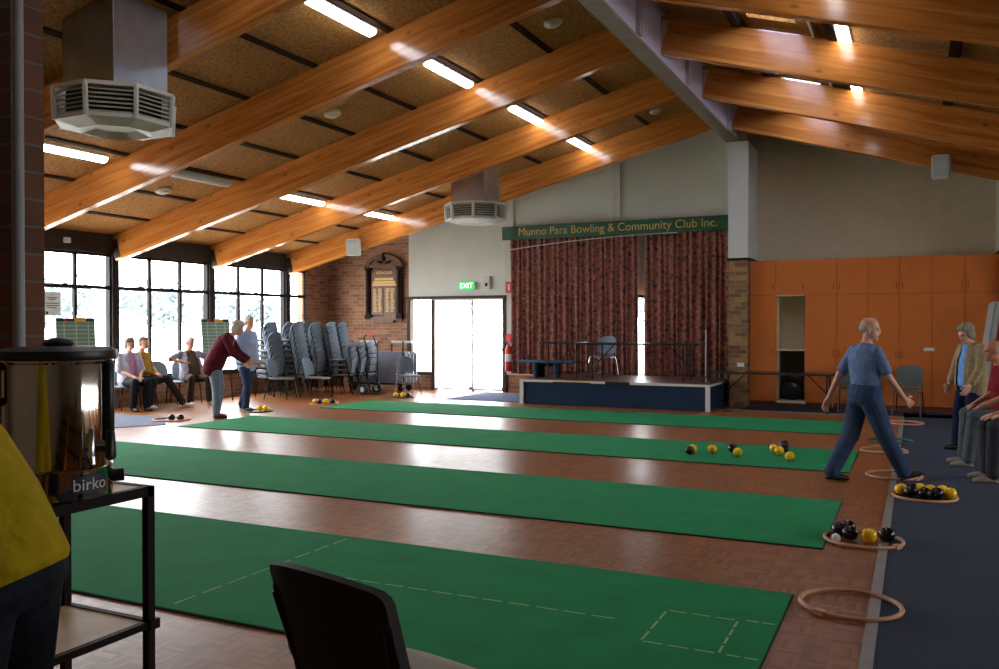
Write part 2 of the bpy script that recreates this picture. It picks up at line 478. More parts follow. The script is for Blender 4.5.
# rafters
ORD = ['first', 'second', 'third', 'fourth', 'fifth', 'sixth', 'seventh', 'eighth', 'ninth', 'tenth', 'eleventh']
RY = [16.95, 14.40, 11.85, 9.35, 7.05, 4.45, 1.9, -.6]
DEP = .5
for i, y in enumerate(RY):
    a = math.atan(SL); Lx = (RX-.1-XL)/math.cos(a)+.02
    o = MB().box(0, Lx, -.07, .07, -DEP, 0).build('rafter', M['beam'], None, .008)
    o.location = (XL, y, zl(XL)-.005); o.rotation_euler = (0, -a, 0)
    tag(o, 'varnished timber rafter on the window side, %s from the stage wall' % ORD[i], 'rafter', 'rafters over the window side', 'structure')
    pb = MB().box(-.012, .14, -.078, -.068, -DEP+.04, -.1); pb.box(-.012, .14, .068, .078, -DEP+.04, -.1)
    pb.build('end_bracket', M['fascia'], o)
    a = math.atan(SR); Lx = (XR-RX-.1)/math.cos(a)
    o = MB().box(0, Lx, -.07, .07, -DEP, 0).build('rafter', M['beam'], None, .008)
    o.location = (RX+.1, y, zr(RX+.1)-.09); o.rotation_euler = (0, a, 0)
    tag(o, 'varnished timber rafter on the cupboard side, %s from the stage wall' % ORD[i], 'rafter', 'rafters over the cupboard side', 'structure')
    hb = MB().box(.005, .13, -.08, -.07, -DEP-.0, -.06); hb.box(.005, .13, .07, .08, -DEP, -.06); hb.box(.005, .13, -.08, .08, -DEP-.008, -DEP)
    for z in (-.12, -.22, -.32, -.42):
        for yy in (-.084, .084): hb.box(.05, .075, yy-.006, yy+.006, z-.012, z+.012)
    hb.build('joist_hanger', M['ridge_white'], o)
# ridge beam: a painted steel box with a dark soffit
ZB = 5.24
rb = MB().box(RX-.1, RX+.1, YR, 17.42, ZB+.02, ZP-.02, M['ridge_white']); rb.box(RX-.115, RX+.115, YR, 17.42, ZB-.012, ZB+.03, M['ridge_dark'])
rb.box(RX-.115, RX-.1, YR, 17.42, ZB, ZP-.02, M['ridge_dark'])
struct('ridge_beam', rb, None, 'white painted steel ridge beam along the roof peak', 'beam')
for y in (16.4, 13.2, 10.6):
    q = MB().box(RX+.1, RX+.16, y-.02, y+.02, ZB+.03, ZP-.1); q.box(RX+.1, RX+.16, y+.08, y+.1, ZB+.03, ZP-.1)
    struct('trim_ridge', q, M['ridge_white'], 'white stiffener plates on the ridge beam side', 'trim')
# white conduit beside the lamp line
struct('trim_conduit', MB().box(-1.22, -1.19, 4, YB, zr(-1.2)-.1, zr(-1.2)-.02), M['white_paint'], 'thin white conduit along ceiling beside the tube lights', 'trim')

# --- back wall (y = YB): brick at the window corner, door, white plaster, window behind curtain
def wallbox(mb, x0, x1, z0, z1, t=.25, y=YB): return mb.box(x0, x1, y, y+t, z0, z1)
DX0, DX1, DT = -11.5, -8.84, 2.27     # glazed door opening
w = MB(); wallbox(w, XL, DX0, 0, 3.0); w.prism([(XL, 3.0), (DX0, 3.0), (DX0, zl(DX0)), (XL, zl(XL))], 1, YB, YB+.25)
struct('wall_back', w, M['brickX'], 'brown brick wall around the honour board', 'wall')
w = MB()
w.prism([(DX0, DT), (RX-.1, DT), (RX-.1, ZP-.05), (DX0, zl(DX0)-.02)], 1, YB, YB+.25)
wallbox(w, DX1+.06, -8.58, .42, DT); wallbox(w, -3.62, RX, .42, DT)
struct('wall_back.001', w, M['white_wall'], 'white plaster wall above the glass door and stage curtain', 'wall')
w = MB(); wallbox(w, DX1+.06, RX, 0, .42)
struct('wall_back.002', w, M['brickX'], 'low brick wall under the stage window', 'wall')
struct('trim_sill', MB().box(DX1+.06, -3.4, YB-.05, YB+.05, .42, .455), M['white_paint'], 'white sill along the low brick wall behind stage', 'trim')
w = MB(); w.prism([(RX-.1, 0), (XR, 0), (XR, zr(XR)), (RX, ZP)], 1, YB, YB+.25); w.box(RX-.1, RX+.1, 17.46, YB, ZB, ZP-.05)
struct('wall_back.003', w, M['cream'], 'shaded cream wall above the orange cupboards', 'wall')
struct('trim_pilaster', MB().box(-8.8, -8.58, YB-.05, YB, .46, 4.55), M['white_paint'], 'white pilaster between the door and the curtain', 'trim')
struct('trim_pilaster.001', MB().box(-6.13, -5.96, YB-.06, YB, 3.85, 5.22), M['white_paint'], 'white vertical batten above the green name board', 'trim')
# piers either side of the cupboards
for i, (x0, x1, lb) in enumerate(((-3.37, -2.985, 'white pier on a brick base beside the stage curtain'), (1.33, 1.75, 'white pier at the far end of the orange cupboards'))):
    ztop = ZB+.6 if i == 0 else zr(x0)
    w = MB().box(x0, x1, 17.44, YB, 2.93, zr(x1)+.05 if i else ZB-.014, M['white_paint']); w.box(x0+.01, x1-.01, 17.45, YB, 0, 2.9, M['brickPier'])
    w.box(x0-.02, x1+.03, 17.41, YB, 2.88, 2.93, M['oakdark'])
    struct('wall_pier', w, None, lb, 'pier')
# --- left wall (x = XL) with windows in four bays
ST, SZ0, SZT, SZM = 3.0, .55, 2.97, 2.32
posts = [-3.2, -.6, 1.9, 4.45, 7.05, 9.35, 11.85, 14.40, 16.95]
w = MB().box(XL-.25, XL, YR, 17.66, 0, SZ0)
struct('wall_left', w, M['brickY'], 'low brick wall under the row of windows', 'wall')
w = MB().box(XL-.25, XL, 17.66, YB, 0, 3.33)
struct('wall_left.001', w, M['brickY'], 'brick return between the last window and the corner', 'wall')
struct('trim_fascia', MB().box(XL-.2, XL+.06, YR, 17.66, ST-.03, 3.36), M['fascia'], 'dark brown fascia above the windows', 'trim')
struct('trim_window_sill', MB().box(XL-.2, XL+.05, YR, 17.66, SZ0-.05, SZ0), M['fascia'], 'dark brown sill below the windows', 'trim')
WIN = [(14.47, 16.88), (11.92, 14.33), (9.42, 11.78), (7.12, 9.28), (17.02, 17.66)]
WN = ['window bay with three panes beside the brick corner bay', 'window bay with three panes behind the seated trio', 'window bay with a paper notice on its glass', 'window bay hidden behind the brick column', 'narrow window bay next to the brick corner']
for i, (y0, y1) in enumerate(WIN):
    W_ = thing('window_%d' % (i+1), WN[i], 'window', (XL, 0, 0), 0, None, 'structure')
    f = MB(); n = 3 if i != 4 else 1
    f.box(-.06, 0, y0, y0+.04, SZ0, SZT); f.box(-.06, 0, y1-.04, y1, SZ0, SZT)
    f.box(-.06, 0, y0, y1, SZ0, SZ0+.05); f.box(-.06, 0, y0, y1, SZT-.05, SZT)
    f.box(-.06, .01, y0, y1, SZM-.035, SZM+.035)
    for k in range(1, n):
        y = y0+(y1-y0)*k/n; f.box(-.06, 0, y-.03, y+.03, SZ0, SZT)
        f.box(0, .03, y-.3, y-.2, SZM+.02, SZM+.05)
    f.build('window_frame', M['frame_brown'], W_)
    for k in range(n):
        ya = y0+(y1-y0)*k/n+.02; yb = y0+(y1-y0)*(k+1)/n-.02
        for (za, zb) in ((SZ0+.05, SZM-.04), (SZM+.04, SZT-.05)):
            MB().box(-.055, -.049, ya, yb, za, zb).build('pane', M['glass'], W_, smooth=0)
for i, y in enumerate([9.35, 11.85, 14.40, 16.95]):
    struct('trim_window_post', MB().box(XL-.16, XL+.05, y-.075, y+.075, SZ0, 3.3), M['frame_brown'], 'dark brown post under the %s rafter from the stage wall' % ORD[3-i], 'post')
struct('wall_left.002', MB().box(XL-.25, XL-.02, YR, 7.1, SZ0, 3.0), M['rear'], 'plain wall along the window side behind the column', 'wall')
w = MB().box(XR, XR+.2, YR, YB, 0, 1.9); w.box(XR, XR+.2, YR, YB, 2.8, 4.0); w.box(XR, XR+.2, YR, 4, 1.9, 2.8); w.box(XR, XR+.2, 15, YB, 1.9, 2.8)
struct('wall_right', w, M['rear'], 'plain side wall beyond the seated players', 'wall')
w = MB().prism([(XL-.3, 0), (XR, 0), (XR, zr(XR)), (RX, ZP), (XL-.3, zl(XL-.3))], 1, YR-.2, YR)
struct('wall_rear', w, M['rear'], 'plain wall behind the photographer', 'wall')

W_ = thing('window_7', 'unseen strip window added in the side wall to light the ridge beam', 'window', (XR, 0, 0), 0, None, 'structure')  # out-of-view window added so daylight reaches the ridge beam's side
f = MB()
for k in range(8): f.box(0, .1, 4+k*11/7-.03, 4+k*11/7+.03, 1.9, 2.8)
f.box(0, .1, 4, 15, 1.9, 1.95); f.box(0, .1, 4, 15, 2.75, 2.8); f.build('window_frame', M['frame_brown'], W_)
for k in range(7): MB().box(.05, .055, 4.03+k*11/7, 3.97+(k+1)*11/7, 1.95, 2.75).build('pane', M['glass'], W_, smooth=0)
# --- brick column close to the camera with a conduit
cx1 = -3.268; cy0 = 2.31
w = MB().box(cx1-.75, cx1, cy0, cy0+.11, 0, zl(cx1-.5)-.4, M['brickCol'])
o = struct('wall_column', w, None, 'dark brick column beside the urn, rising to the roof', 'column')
p = MB().tube([(0, 0, 0), (0, 0, 5)], .022, 12); p.box(-.04, .04, .0, .03, 1.2, 1.23); p.box(-.04, .04, .0, .03, 3.2, 3.23)
o = p.build('conduit_pipe', M['white_paint']); o.location = along(3.38, -1.88); tag(o, 'grey conduit pipe running up the brick column', 'pipe')
o.data.materials.clear(); o.data.materials.append(mat('grey_conduit', (150, 150, 150), .5))

# --- carpet, trims, mats
w = MB().box(-.19, XR, YR, 17.2, 0, .006); w.box(-3.0, XR, 16.62, YB, 0, .006)
struct('floor_carpet', w, M['carpet'], 'dark navy carpet along the seating side', 'carpet')
w = MB().box(-.235, -.175, YR, 16.62, 0, .011); w.box(-3.4, -.175, 16.58, 16.63, 0, .011)
struct('trim_carpet', w, M['trim'], 'pale metal strip between parquet and carpet', 'trim')
GM = [(3.57, 5.38, 'green bowling mat with chalk lines, closest to the dark chair'), (6.58, 8.40, 'plain green bowling mat running past the urn, second from camera'),
      (10.08, 11.82, 'green bowling mat with loose yellow and black bowls on it'), (13.54, 15.28, 'green bowling mat in front of the stage')]
for i, (y0, y1, lb) in enumerate(GM):
    x1 = (-.655, -.6, -.65, -1.0)[i]
    x0 = x1-(9.4 if i == 3 else 9.85)
    b = MB().box(x0, x1, y0, y1, .002, .012, M['green'])
    b.box(x0, x1, y0-.012, y0, 0, .009, M['green_edge_shade']); b.box(x1, x1+.008, y0, y1, 0, .009, M['green_edge_shade'])  # dark mat edging with the near-side shadow put into its colour
    if i == 0:
        def dash(xa, ya, xb, yb, n):
            for k in range(n):
                t0 = (k+.1)/n; t1 = (k+.86)/n
                p = V((xa+(xb-xa)*t0, ya+(yb-ya)*t0, 0)); q = V((xa+(xb-xa)*t1, ya+(yb-ya)*t1, 0)); d = (q-p).normalized().cross(UP)*.006
                b.add([p-d+V((0, 0, .0125)), q-d+V((0, 0, .0125)), q+d+V((0, 0, .0125)), p+d+V((0, 0, .0125))], [(0, 1, 2, 3)], M['chalk'])
        dash(-3.83, 3.62, -3.83, 5.34, 8); dash(-3.3, 4.48, -1.45, 4.5, 11)
        dash(-1.25, 4.24, -1.25, 4.76, 3); dash(-.86, 4.24, -.86, 4.76, 4); dash(-1.25, 4.76, -.86, 4.76, 3); dash(-1.25, 4.24, -.86, 4.24, 3)
        dash(-.83, 4.78, -.66, 4.78, 2); dash(-.83, 4.24, -.66, 4.24, 2)
    if i == 1: pass
    o = b.build('bowling_mat', None, None, 0, 0); tag(o, lb, 'mat', 'green bowling mats across the hall')
tag(MB().prism([(-10.86, 10.16), (-11.75, 10.98), (-13.1, 11.0), (-13.1, 9.4), (-11.3, 9.4)], 2, .001, .01).build('floor_mat', M['grey_mat'], None, 0, 0), 'blue-grey floor mat at the end of a green mat by the windows', 'mat')
tag(MB().box(-9.15, -7.5, 16.3, 18.25, .001, .011).build('door_mat', M['blue_mat'], None, .003, 0), 'blue door mat inside the glass door', 'mat')

# --- glazed door and sidelight
D = thing('door_1', 'glazed sliding door under the exit sign', 'door', (0, YB, 0), 0, None, 'structure')
f = MB()
f.box(DX0-.03, DX1+.08, -.14, .1, DT-.03, DT+.04)
for x in (DX0+.03, -10.77, DX1+.03): f.box(x-.05, x+.05, -.06, .1, 0, DT)
f.box(DX0, -10.77, -.04, .08, .36, .44);
f.box(-9.72, -9.66, .0, .06, 0, DT-.06); f.box(-9.66, DX1, .0, .06, .98, 1.05); f.box(-9.66, DX1, .0, .06, .02, .12); f.box(-10.74, -9.7, .02, .06, .02, .1)
f.build('door_frame', M['door_frame'], D)
MB().box(DX0+.07, -10.81, .03, .036, .44, DT-.06).build('pane', M['glass'], D, smooth=0)
MB().box(-10.74, -9.72, .04, .046, .1, DT-.06).build('pane', M['glass'], D, smooth=0)
MB().box(-9.66, DX1, .04, .046, .12, .98).build('pane', M['glass'], D, smooth=0)
MB().box(-9.66, DX1, .04, .046, 1.05, DT-.06).build('pane', M['glass'], D, smooth=0)
struct('wall_back.004', MB().box(DX0+.06, -10.8, YB-.01, YB+.12, 0, .37), M['brickX'], 'strip of brick under the narrow side window', 'wall')
b = MB()
for (xa, xb, st) in ((-10.7, -9.74, 11), (-9.64, DX1-.02, 10)):
    n = st*4; pts = [(xa+(xb-xa)*i/n, YB-.09+.018*math.sin(i*PI/2)) for i in range(n+1)]
    vs = [(x, y, .05) for x, y in pts]+[(x, y, DT-.06) for x, y in pts]
    b.add(vs, [(i, i+1, n+2+i, n+1+i) for i in range(n)])
o = b.build('vertical_blind', M['blind'], None, 0, 60); tag(o, 'sheer white vertical blind drawn across the glass door', 'blind')
tag(MB().box(-10.74, DX1, YB-.13, YB-.05, DT-.06, DT-.0).build('blind_rail', M['white_paint'], None, .005), 'white blind rail above the glass door', 'rail')

# --- window behind the stage curtain
W_ = thing('window_6', 'window almost hidden behind the stage curtain', 'window', (0, YB, 0), 0, None, 'structure')
f = MB()
for x in (-8.55, -6.9, -5.2, -3.65): f.box(x-.03, x+.03, 0, .1, .455, DT)
f.box(-8.55, -3.65, 0, .1, DT-.06, DT); f.box(-8.55, -3.65, 0, .1, .455, .5)
f.build('window_frame', M['frame_brown'], W_)
for a, c in ((-8.52, -6.93), (-6.87, -5.23), (-5.17, -3.68)): MB().box(a, c, .05, .056, .5, DT-.06).build('pane', M['glass'], W_, smooth=0)

def curtain(x0, x1, z0, z1, y, lb, flare):
    n = int((x1-x0)/.016); vs = []; fs = []; rows = 6; nn = n+1
    for r in range(rows+1):
        z = z0+(z1-z0)*r/rows; amp = .036-.012*r/rows
        for i in range(nn):
            x = x0+(x1-x0)*i/n
            ph = x*2*PI/.14+1.6*math.sin(x*2.1)+.9*math.sin(x*5.3)
            vs.append((x+.02*math.sin(ph*.5+r*.2), y-amp*math.sin(ph)-.018*math.sin(ph*.37+r), z))
    for r in range(rows):
        for i in range(n): fs.append((r*nn+i, r*nn+i+1, (r+1)*nn+i+1, (r+1)*nn+i))
    o = MB().add(vs, fs).build('curtain', M['curtain'], None, 0, 80)
    return tag(o, lb, 'curtain', 'dark patterned stage curtains')
curtain(-8.6, -5.47, .46, 3.66, 18.42, 'wide burgundy patterned curtain beside the fire extinguisher', 1)
curtain(-5.37, -3.44, .46, 3.66, 18.42, 'narrower burgundy patterned curtain beside the white pier', 1)
# green name board
S_ = thing('name_board', 'long green valance board with gold club name above the curtains', 'sign', (0, 18.24, 0))
MB().box(-8.72, -3.4, -.02, .02, 3.58, 3.89).build('board', M['sign'], S_, .004)
text_mesh('Munno Para Bowling & Community Club Inc.', .255, M['gold'], S_, 'lettering', Matrix.Translation((-6.02, -.024, 3.745)) @ Matrix.Rotation(PI/2, 4, 'X') @ Matrix.Diagonal((.985, 1, 1, 1)), .003)
# drooping white curtain pull
pts = [(-8.58+i*(4.0)/16, 18.2, 3.34+.23*(1-(1-i/16)**2)) for i in range(17)]
tag(MB().tube(pts, .011, 6).build('curtain_pull_rod', M['white_paint']), 'thin white rod sagging across the top of the curtains', 'rod')

# ------------------------------------------------------------------ cupboards
CY = 17.62
def cupboard(x0, x1, doors, lb, niche=False):
    t = thing('cupboard', lb, 'cupboard', (x0, CY, 0), 0, 'orange full-height cupboards')
    w = x1-x0; zs = 2.19; zt = 2.87
    c = MB().box(.0, w, .02, .6, .1, zt, M['orange_edge'])
    if niche:
        O_ = M['cream']
        c = MB().box(0, .02, .02, .6, .1, zt, O_); c.box(w-.02, w, .02, .6, .1, zt, O_); c.box(0, w, .58, .6, .1, zt, O_)
        c.box(0, w, .02, .6, 2.17, 2.2, O_); c.box(0, w, .0, .6, .08, .12, O_); c.box(0, w, .02, .6, zt-.02, zt, M['orange']); c.box(0, .02, 0, .02, .1, 2.19, M['orange']); c.box(w-.02, w, 0, .02, .1, 2.19, M['orange'])
    c.build('carcass', None, t)
    MB().box(0, w, .06, .58, 0, .1).build('kickboard', M['orange_edge'], t)
    n = doors
    for i in range(n):
        a = w*i/n+.003; e = w*(i+1)/n-.003
        hx = e-.05 if (i % 2 == 0 and not (n == 1 and x0 > .5)) else a+.05
        d = MB().box(a, e, 0, .019, zs+.004, zt-.002).build('upper_door', M['orange'], t, .002)
        MB().tube([(hx, -.0, zs+.09), (hx, -.025, zs+.1), (hx, -.025, zs+.19), (hx, 0, zs+.2)], .006, 6).build('handle', M['orange_edge'], d)
        if not niche:
            d = MB().box(a, e, 0, .019, .11, zs-.004).build('lower_door', M['orange'], t, .002)
            MB().tube([(hx, 0, 1.0), (hx, -.025, 1.01), (hx, -.025, 1.11), (hx, 0, 1.12)], .006, 6).build('handle', M['orange_edge'], d)
    if niche:
        MB().box(.021, w-.021, .56, .579, .12, 1.1).build('lower_shade_panel', mat('niche_shadow_board', (78, 66, 44), .8), t)  # added dark board; the lower niche's shade is in its colour
        MB().box(.02, w-.02, .03, .58, 1.1, 1.125).build('shelf', M['cream'], t)
    return t
cupboard(-2.98, -2.48, 1, 'narrow orange cupboard next to the brick pier')
cupboard(-2.48, -1.92, 1, 'orange cupboard with an open pale niche below', True)
cupboard(-1.92, -.82, 2, 'double orange cupboard next to the open niche')
lk = cupboard(-.82, .26, 2, 'double orange cupboard behind the single grey chair')
o = MB().box(.95, 1.12, -.02, -.001, 1.13, 1.19).build('lock_plate', M['white_paint'], lk, .003)  # white stands in for the silver plate's bright reflection
cupboard(.26, 1.32, 2, 'double orange cupboard behind the woman in beige')
# dim clutter in the lower niche
tr = thing('bicycle_pump_bag', 'dark bag slumped in the bottom of the open niche', 'bag', (-2.2, 17.95, .12))
b = MB().ell((0, 0, .2), (.21, 0, 0), (0, .14, 0), (0, 0, .2)); b.ell((.05, 0, .42), (.15, 0, 0), (0, .1, 0), (0, 0, .14))
b.build('bag_body', M['black'], tr); MB().tube([(-.14, 0, .36), (-.1, -.06, .62), (.06, -.08, .72), (.16, -.04, .5)], .014, 6).build('strap', M['rust'], tr)
tr.name = 'duffel_bag'

# ------------------------------------------------------------------ stage and what stands on it
ST_ = thing('stage_platform', 'low navy carpeted stage with white edge trim before the curtains', 'stage', (0, 0, 0))
b = MB().box(-7.2, -3.48, 16.07, 18.3, .01, .47)
b.build('skirt', M['stage_blue'], ST_)
MB().box(-7.26, -3.44, 16.05, 18.33, .47, .5).build('deck', M['stage_top'], ST_)
t = MB().box(-7.26, -6.55, 16.03, 16.06, .455, .5, M['white_paint']); t.box(-6.55, -5.75, 16.03, 16.06, .47, .5, M['shelf']); t.box(-5.75, -5.45, 16.03, 16.06, .455, .5, M['white_paint'])
t.box(-5.45, -4.95, 16.03, 16.06, .44, .5, M['black']); t.box(-4.95, -3.44, 16.03, 16.06, .455, .5, M['white_paint']); t.box(-3.44, -3.42, 16.03, 17.4, .455, .5, M['white_paint'])
t.box(-7.27, -7.2, 16.02, 16.07, 0, .5, M['white_paint']); t.box(-3.5, -3.42, 16.01, 16.07, 0, .5, M['white_paint'])
t.build('edge_trim', None, ST_)

def folding_table(name, lb, loc, rz, L_, W2, h, group=None):
    t = thing(name, lb, 'table', loc, rz, group)
    MB().box(-L_/2, L_/2, -W2/2, W2/2, h-.035, h).build('tabletop', M['tabletop'], t, .006)
    for s in (-1, 1):
        for u in (-1, 1):
            x = s*(L_/2-.3)
            MB().tube([(x, u*(W2/2-.06), h-.03), (x, u*(W2/2-.06), 0)], .016, 8).build('leg', M['blackmetal'], t)
        b = MB().tube([(x, -(W2/2-.06), .12), (x, W2/2-.06, .12)], .012, 6); b.tube([(x, 0, .32), (x-s*.36, 0, h-.04)], .012, 6); b.tube([(x, -(W2/2-.06), .32), (x, W2/2-.06, .32)], .01, 6)
        b.build('brace', M['blackmetal'], t)
    return t
folding_table('folding_table', 'long black folding table standing on the stage', (-5.0, 16.95, .5), math.radians(1), 2.45, .75, .74, 'black folding tables')
folding_table('folding_table', 'short dark folding table turned end-on on the stage', (-6.5, 16.75, .5), math.radians(88), 1.2, .75, .76, 'black folding tables')
folding_table('folding_table', 'black folding table on the floor before the orange cupboards', (-2.35, 16.75, .006), 0, 2.44, .7, .72, 'black folding tables')
t = thing('bench_box', 'low navy bench box with a slab top beside the stage table', 'bench', (-7.05, 16.95, .5), math.radians(8))
MB().box(-.62, .62, -.3, .3, .31, .35).build('slab_top', M['bench_blue'], t, .005)
b = MB().box(-.24, -.2, -.24, .24, 0, .31); b.box(.2, .24, -.24, .24, 0, .31); b.box(-.24, .24, .2, .24, 0, .31); b.box(.0, .2, -.2, .2, 0, .24, M['shelf'])
b.mats = [M['bench_blue'], M['oak']]; b.mi = [0]*18+[1]*6
b.build('box_base', None, t)
t = thing('microphone_stand', 'thin pale microphone stand at the end of the stage', 'stand', (-3.6, 16.5, .5))
MB().tube([(0, 0, .02), (0, 0, 1.02)], .008, 8).build('pole', M['white_paint'], t)
b = MB()
for k in range(3): b.tube([(0, 0, .12), (.12*math.cos(k*2.09), .12*math.sin(k*2.09), 0.01)], .012, 6)
b.build('tripod_foot', M['black'], t)
MB().capsule((0, 0, 1.02), (0, -.03, 1.1), .014, .02).build('microphone', M['steel'], t)

# ------------------------------------------------------------------ chairs
def make_chair(lb, back, seat, legs, group=None, pad=.025, name='stacking_chair', arch=.02, ears=False, bw=.43, bh=.37, bz=.5, lean=.2, rad=.15):
    t = thing(name, lb, 'chair', (0, 0, 0), 0, group)
    MB().panel(bw, bh, pad, rad, bz, bend=.05, lean=lean, x0=-.225, arch=arch, rb=.06).build('backrest', back, t, 0, 50)
    s = MB(); n = 12
    secs = []
    for x, w, z in ((-.22, .36, .452), (-.2, .41, .45), (0, .44, .44), (.16, .44, .445), (.21, .42, .44), (.235, .36, .43)):
        secs.append((V((x, 0, z)), V((0, w/2, 0)), V((0, 0, .018))))
    vs = []; fs = []
    for c, a, b in secs:
        for i in range(16):
            q = 2*PI*i/16; cc, ss = math.cos(q), math.sin(q)
            vs.append(c+a*math.copysign(abs(cc)**.5, cc)+b*math.copysign(abs(ss)**.5, ss))
    for k in range(5):
        for i in range(16): j = (i+1) % 16; fs.append((k*16+i, k*16+j, k*16+16+j, k*16+16+i))
    fs += [tuple(range(15, -1, -1)), tuple(range(80, 96))]
    s.add(vs, fs).build('seat', seat, t, 0, 60)
    for u in (-1, 1):
        MB().tube([(.19, u*.2, .425), (.2, u*.21, .38), (.25, u*.225, .012), (.25, u*.225, 0)], .0115, 8).build('leg', legs, t)
        MB().tube([(-.16, u*.2, .425), (-.2, u*.21, .36), (-.29, u*.225, .012), (-.29, u*.225, 0)], .0115, 8).build('leg', legs, t)
    f = MB()
    for u in (-1, 1):
        f.tube([(.19, u*.2, .425), (-.16, u*.2, .425), (-.205, u*.205, .47), (-.23, u*.2, .55), (-.205-lean*.72*bh, u*(bw/2-.02), bz+bh*.72)], .0115, 8)
    f.tube([(.14, -.2, .425), (.14, .2, .425)], .01, 8); f.tube([(-.14, -.2, .425), (-.14, .2, .425)], .01, 8)
    f.build('frame', legs, t)
    if ears:
        for u in (-1, 1):
            for z in (.1, .27):
                MB().ell((-.19-lean*z, u*(bw/2-.028), bz+z), (pad*.6, 0, 0), (0, .03, 0), (-.055*lean, 0, .055), 16, 8).build('side_cap', M['black'], t)
    return t
def place(c, loc, ang):
    c.location = loc; c.rotation_euler = (0, 0, math.radians(ang)); return c

proto = make_chair('x', M['chair_blue'], M['seat_dark'], M['blackmetal'])
protoused = [False]
def chair(loc, ang, lb, group):
    c = proto if not protoused[0] else copy_tree(proto)
    protoused[0] = True
    tag(c, lb, 'chair', group); return place(c, loc, ang)
# stacks: distance, lateral offset, heading, count, description
STK = [
 (20.2, 256, 178, 8, 'the stack just behind the person in the blue top'),
 (19.4, 268, 180, 6, 'the dark shorter stack behind the first single chair'),
 (20.8, 272, 186, 8, 'the sunlit stack against the window'),
 (20.9, 287, 184, 8, 'the tall stack by the window post'),
 (19.6, 292, 180, 8, 'the stack standing out in front between two single chairs'),
 (21.2, 299, 184, 8, 'the stack half hidden at the narrow window'),
 (20.6, 310, 180, 8, 'the tall stack below the brick return'),
 (20.8, 325, 182, 8, 'the tall stack in the brick corner'),
 (21.1, 336, 182, 8, 'the tall stack against the brick wall'),
 (20.2, 344, 188, 4, 'the low stack with its seat edge showing'),
 (20.4, 353, 188, 4, 'the middle low stack near the hand truck'),
 (20.6, 362, 188, 4, 'the low stack touching the hand truck'),
]
ORDT = ['topmost', 'second from top', 'third from top', 'fourth from top', 'fifth from top', 'sixth from top', 'seventh from top', 'eighth from top', 'bottom']
for (d, u, ang, n, lb) in STK:
    p = along(d, (u-499.5)/FPX*d)
    if p.x < -13.62: p.x = -13.62
    if p.y > 18.2: p.y = 18.2
    a = math.radians(ang)
    for k in range(n):
        q = p+V((math.cos(a), math.sin(a), 0))*(.026*(k-n/2))+V((0, 0, .116*k))
        nm = ORDT[n-1-k] if (k > 0) else 'bottom'
        chair(q, ang+random.uniform(-1, 1), '%s chair in %s' % (nm.capitalize(), lb), 'stacked chairs: '+lb)
SIN = 'single grey-blue chairs about the hall'
chair(along(18.75, (281-499.5)/FPX*18.75), 12, 'single grey-blue chair in front of the dark stack near the blue-topped player', SIN)
chair(along(19.0, (317-499.5)/FPX*19.0), 10, 'single grey-blue chair before the stacks, behind the ring of bowls', SIN)
c = make_chair('single grey-blue chair with chrome legs before the folded tables', M['chair_blue'], M['seat_dark'], M['steel'], SIN); place(c, along(19.9, (408-499.5)/FPX*19.9), -38)
c2 = copy_tree(c); tag(c2, 'grey-blue chair with chrome legs standing on the stage', 'chair', SIN); place(c2, (-6.0, 17.5, .5), 262)
chair((-13.5, 11.68, 0), -12, 'chair under the woman in the lilac cardigan', SIN)
chair((-13.66, 12.13, 0), 6, 'chair under the man in the mustard shirt', SIN)
chair((-13.62, 12.64, 0), -20, 'empty grey-blue chair between the two seated men', SIN)
chair((-13.52, 13.2, 0), -24, 'chair under the man in the brown vest', SIN)
gc = make_chair('grey padded chair with black frame, in full view before the orange cupboards', M['chair_grey'], M['chair_grey'], M['black'], 'grey padded chairs on the carpet', pad=.04, rad=.08); place(gc, (-.12, 16.95, .006), -96)
for loc, ang, lb in (((-1.05, 16.95, .006), -88, 'grey padded chair mostly hidden behind the walking man'), ((1.12, 11.36, .006), 190, 'grey padded chair under the bald man in red'), ((1.26, 10.32, .006), 190, 'grey padded chair under the player in white sleeves')):
    q = copy_tree(gc); tag(q, lb, 'chair', 'grey padded chairs on the carpet'); place(q, loc, ang)
# the dark chair close to the camera
fc = make_chair('dark upholstered chair with cream seat, back turned, close to the camera', M['chair_dark'], M['seat_cream'], M['black'], None, pad=.035, rad=.03, name='upholstered_chair', arch=.035, ears=True, bw=.485, bh=.395, bz=.475, lean=.3)
place(fc, (-1.475, 2.33, 0), 77); fc.scale = (1.05, 1.05, 1.05)

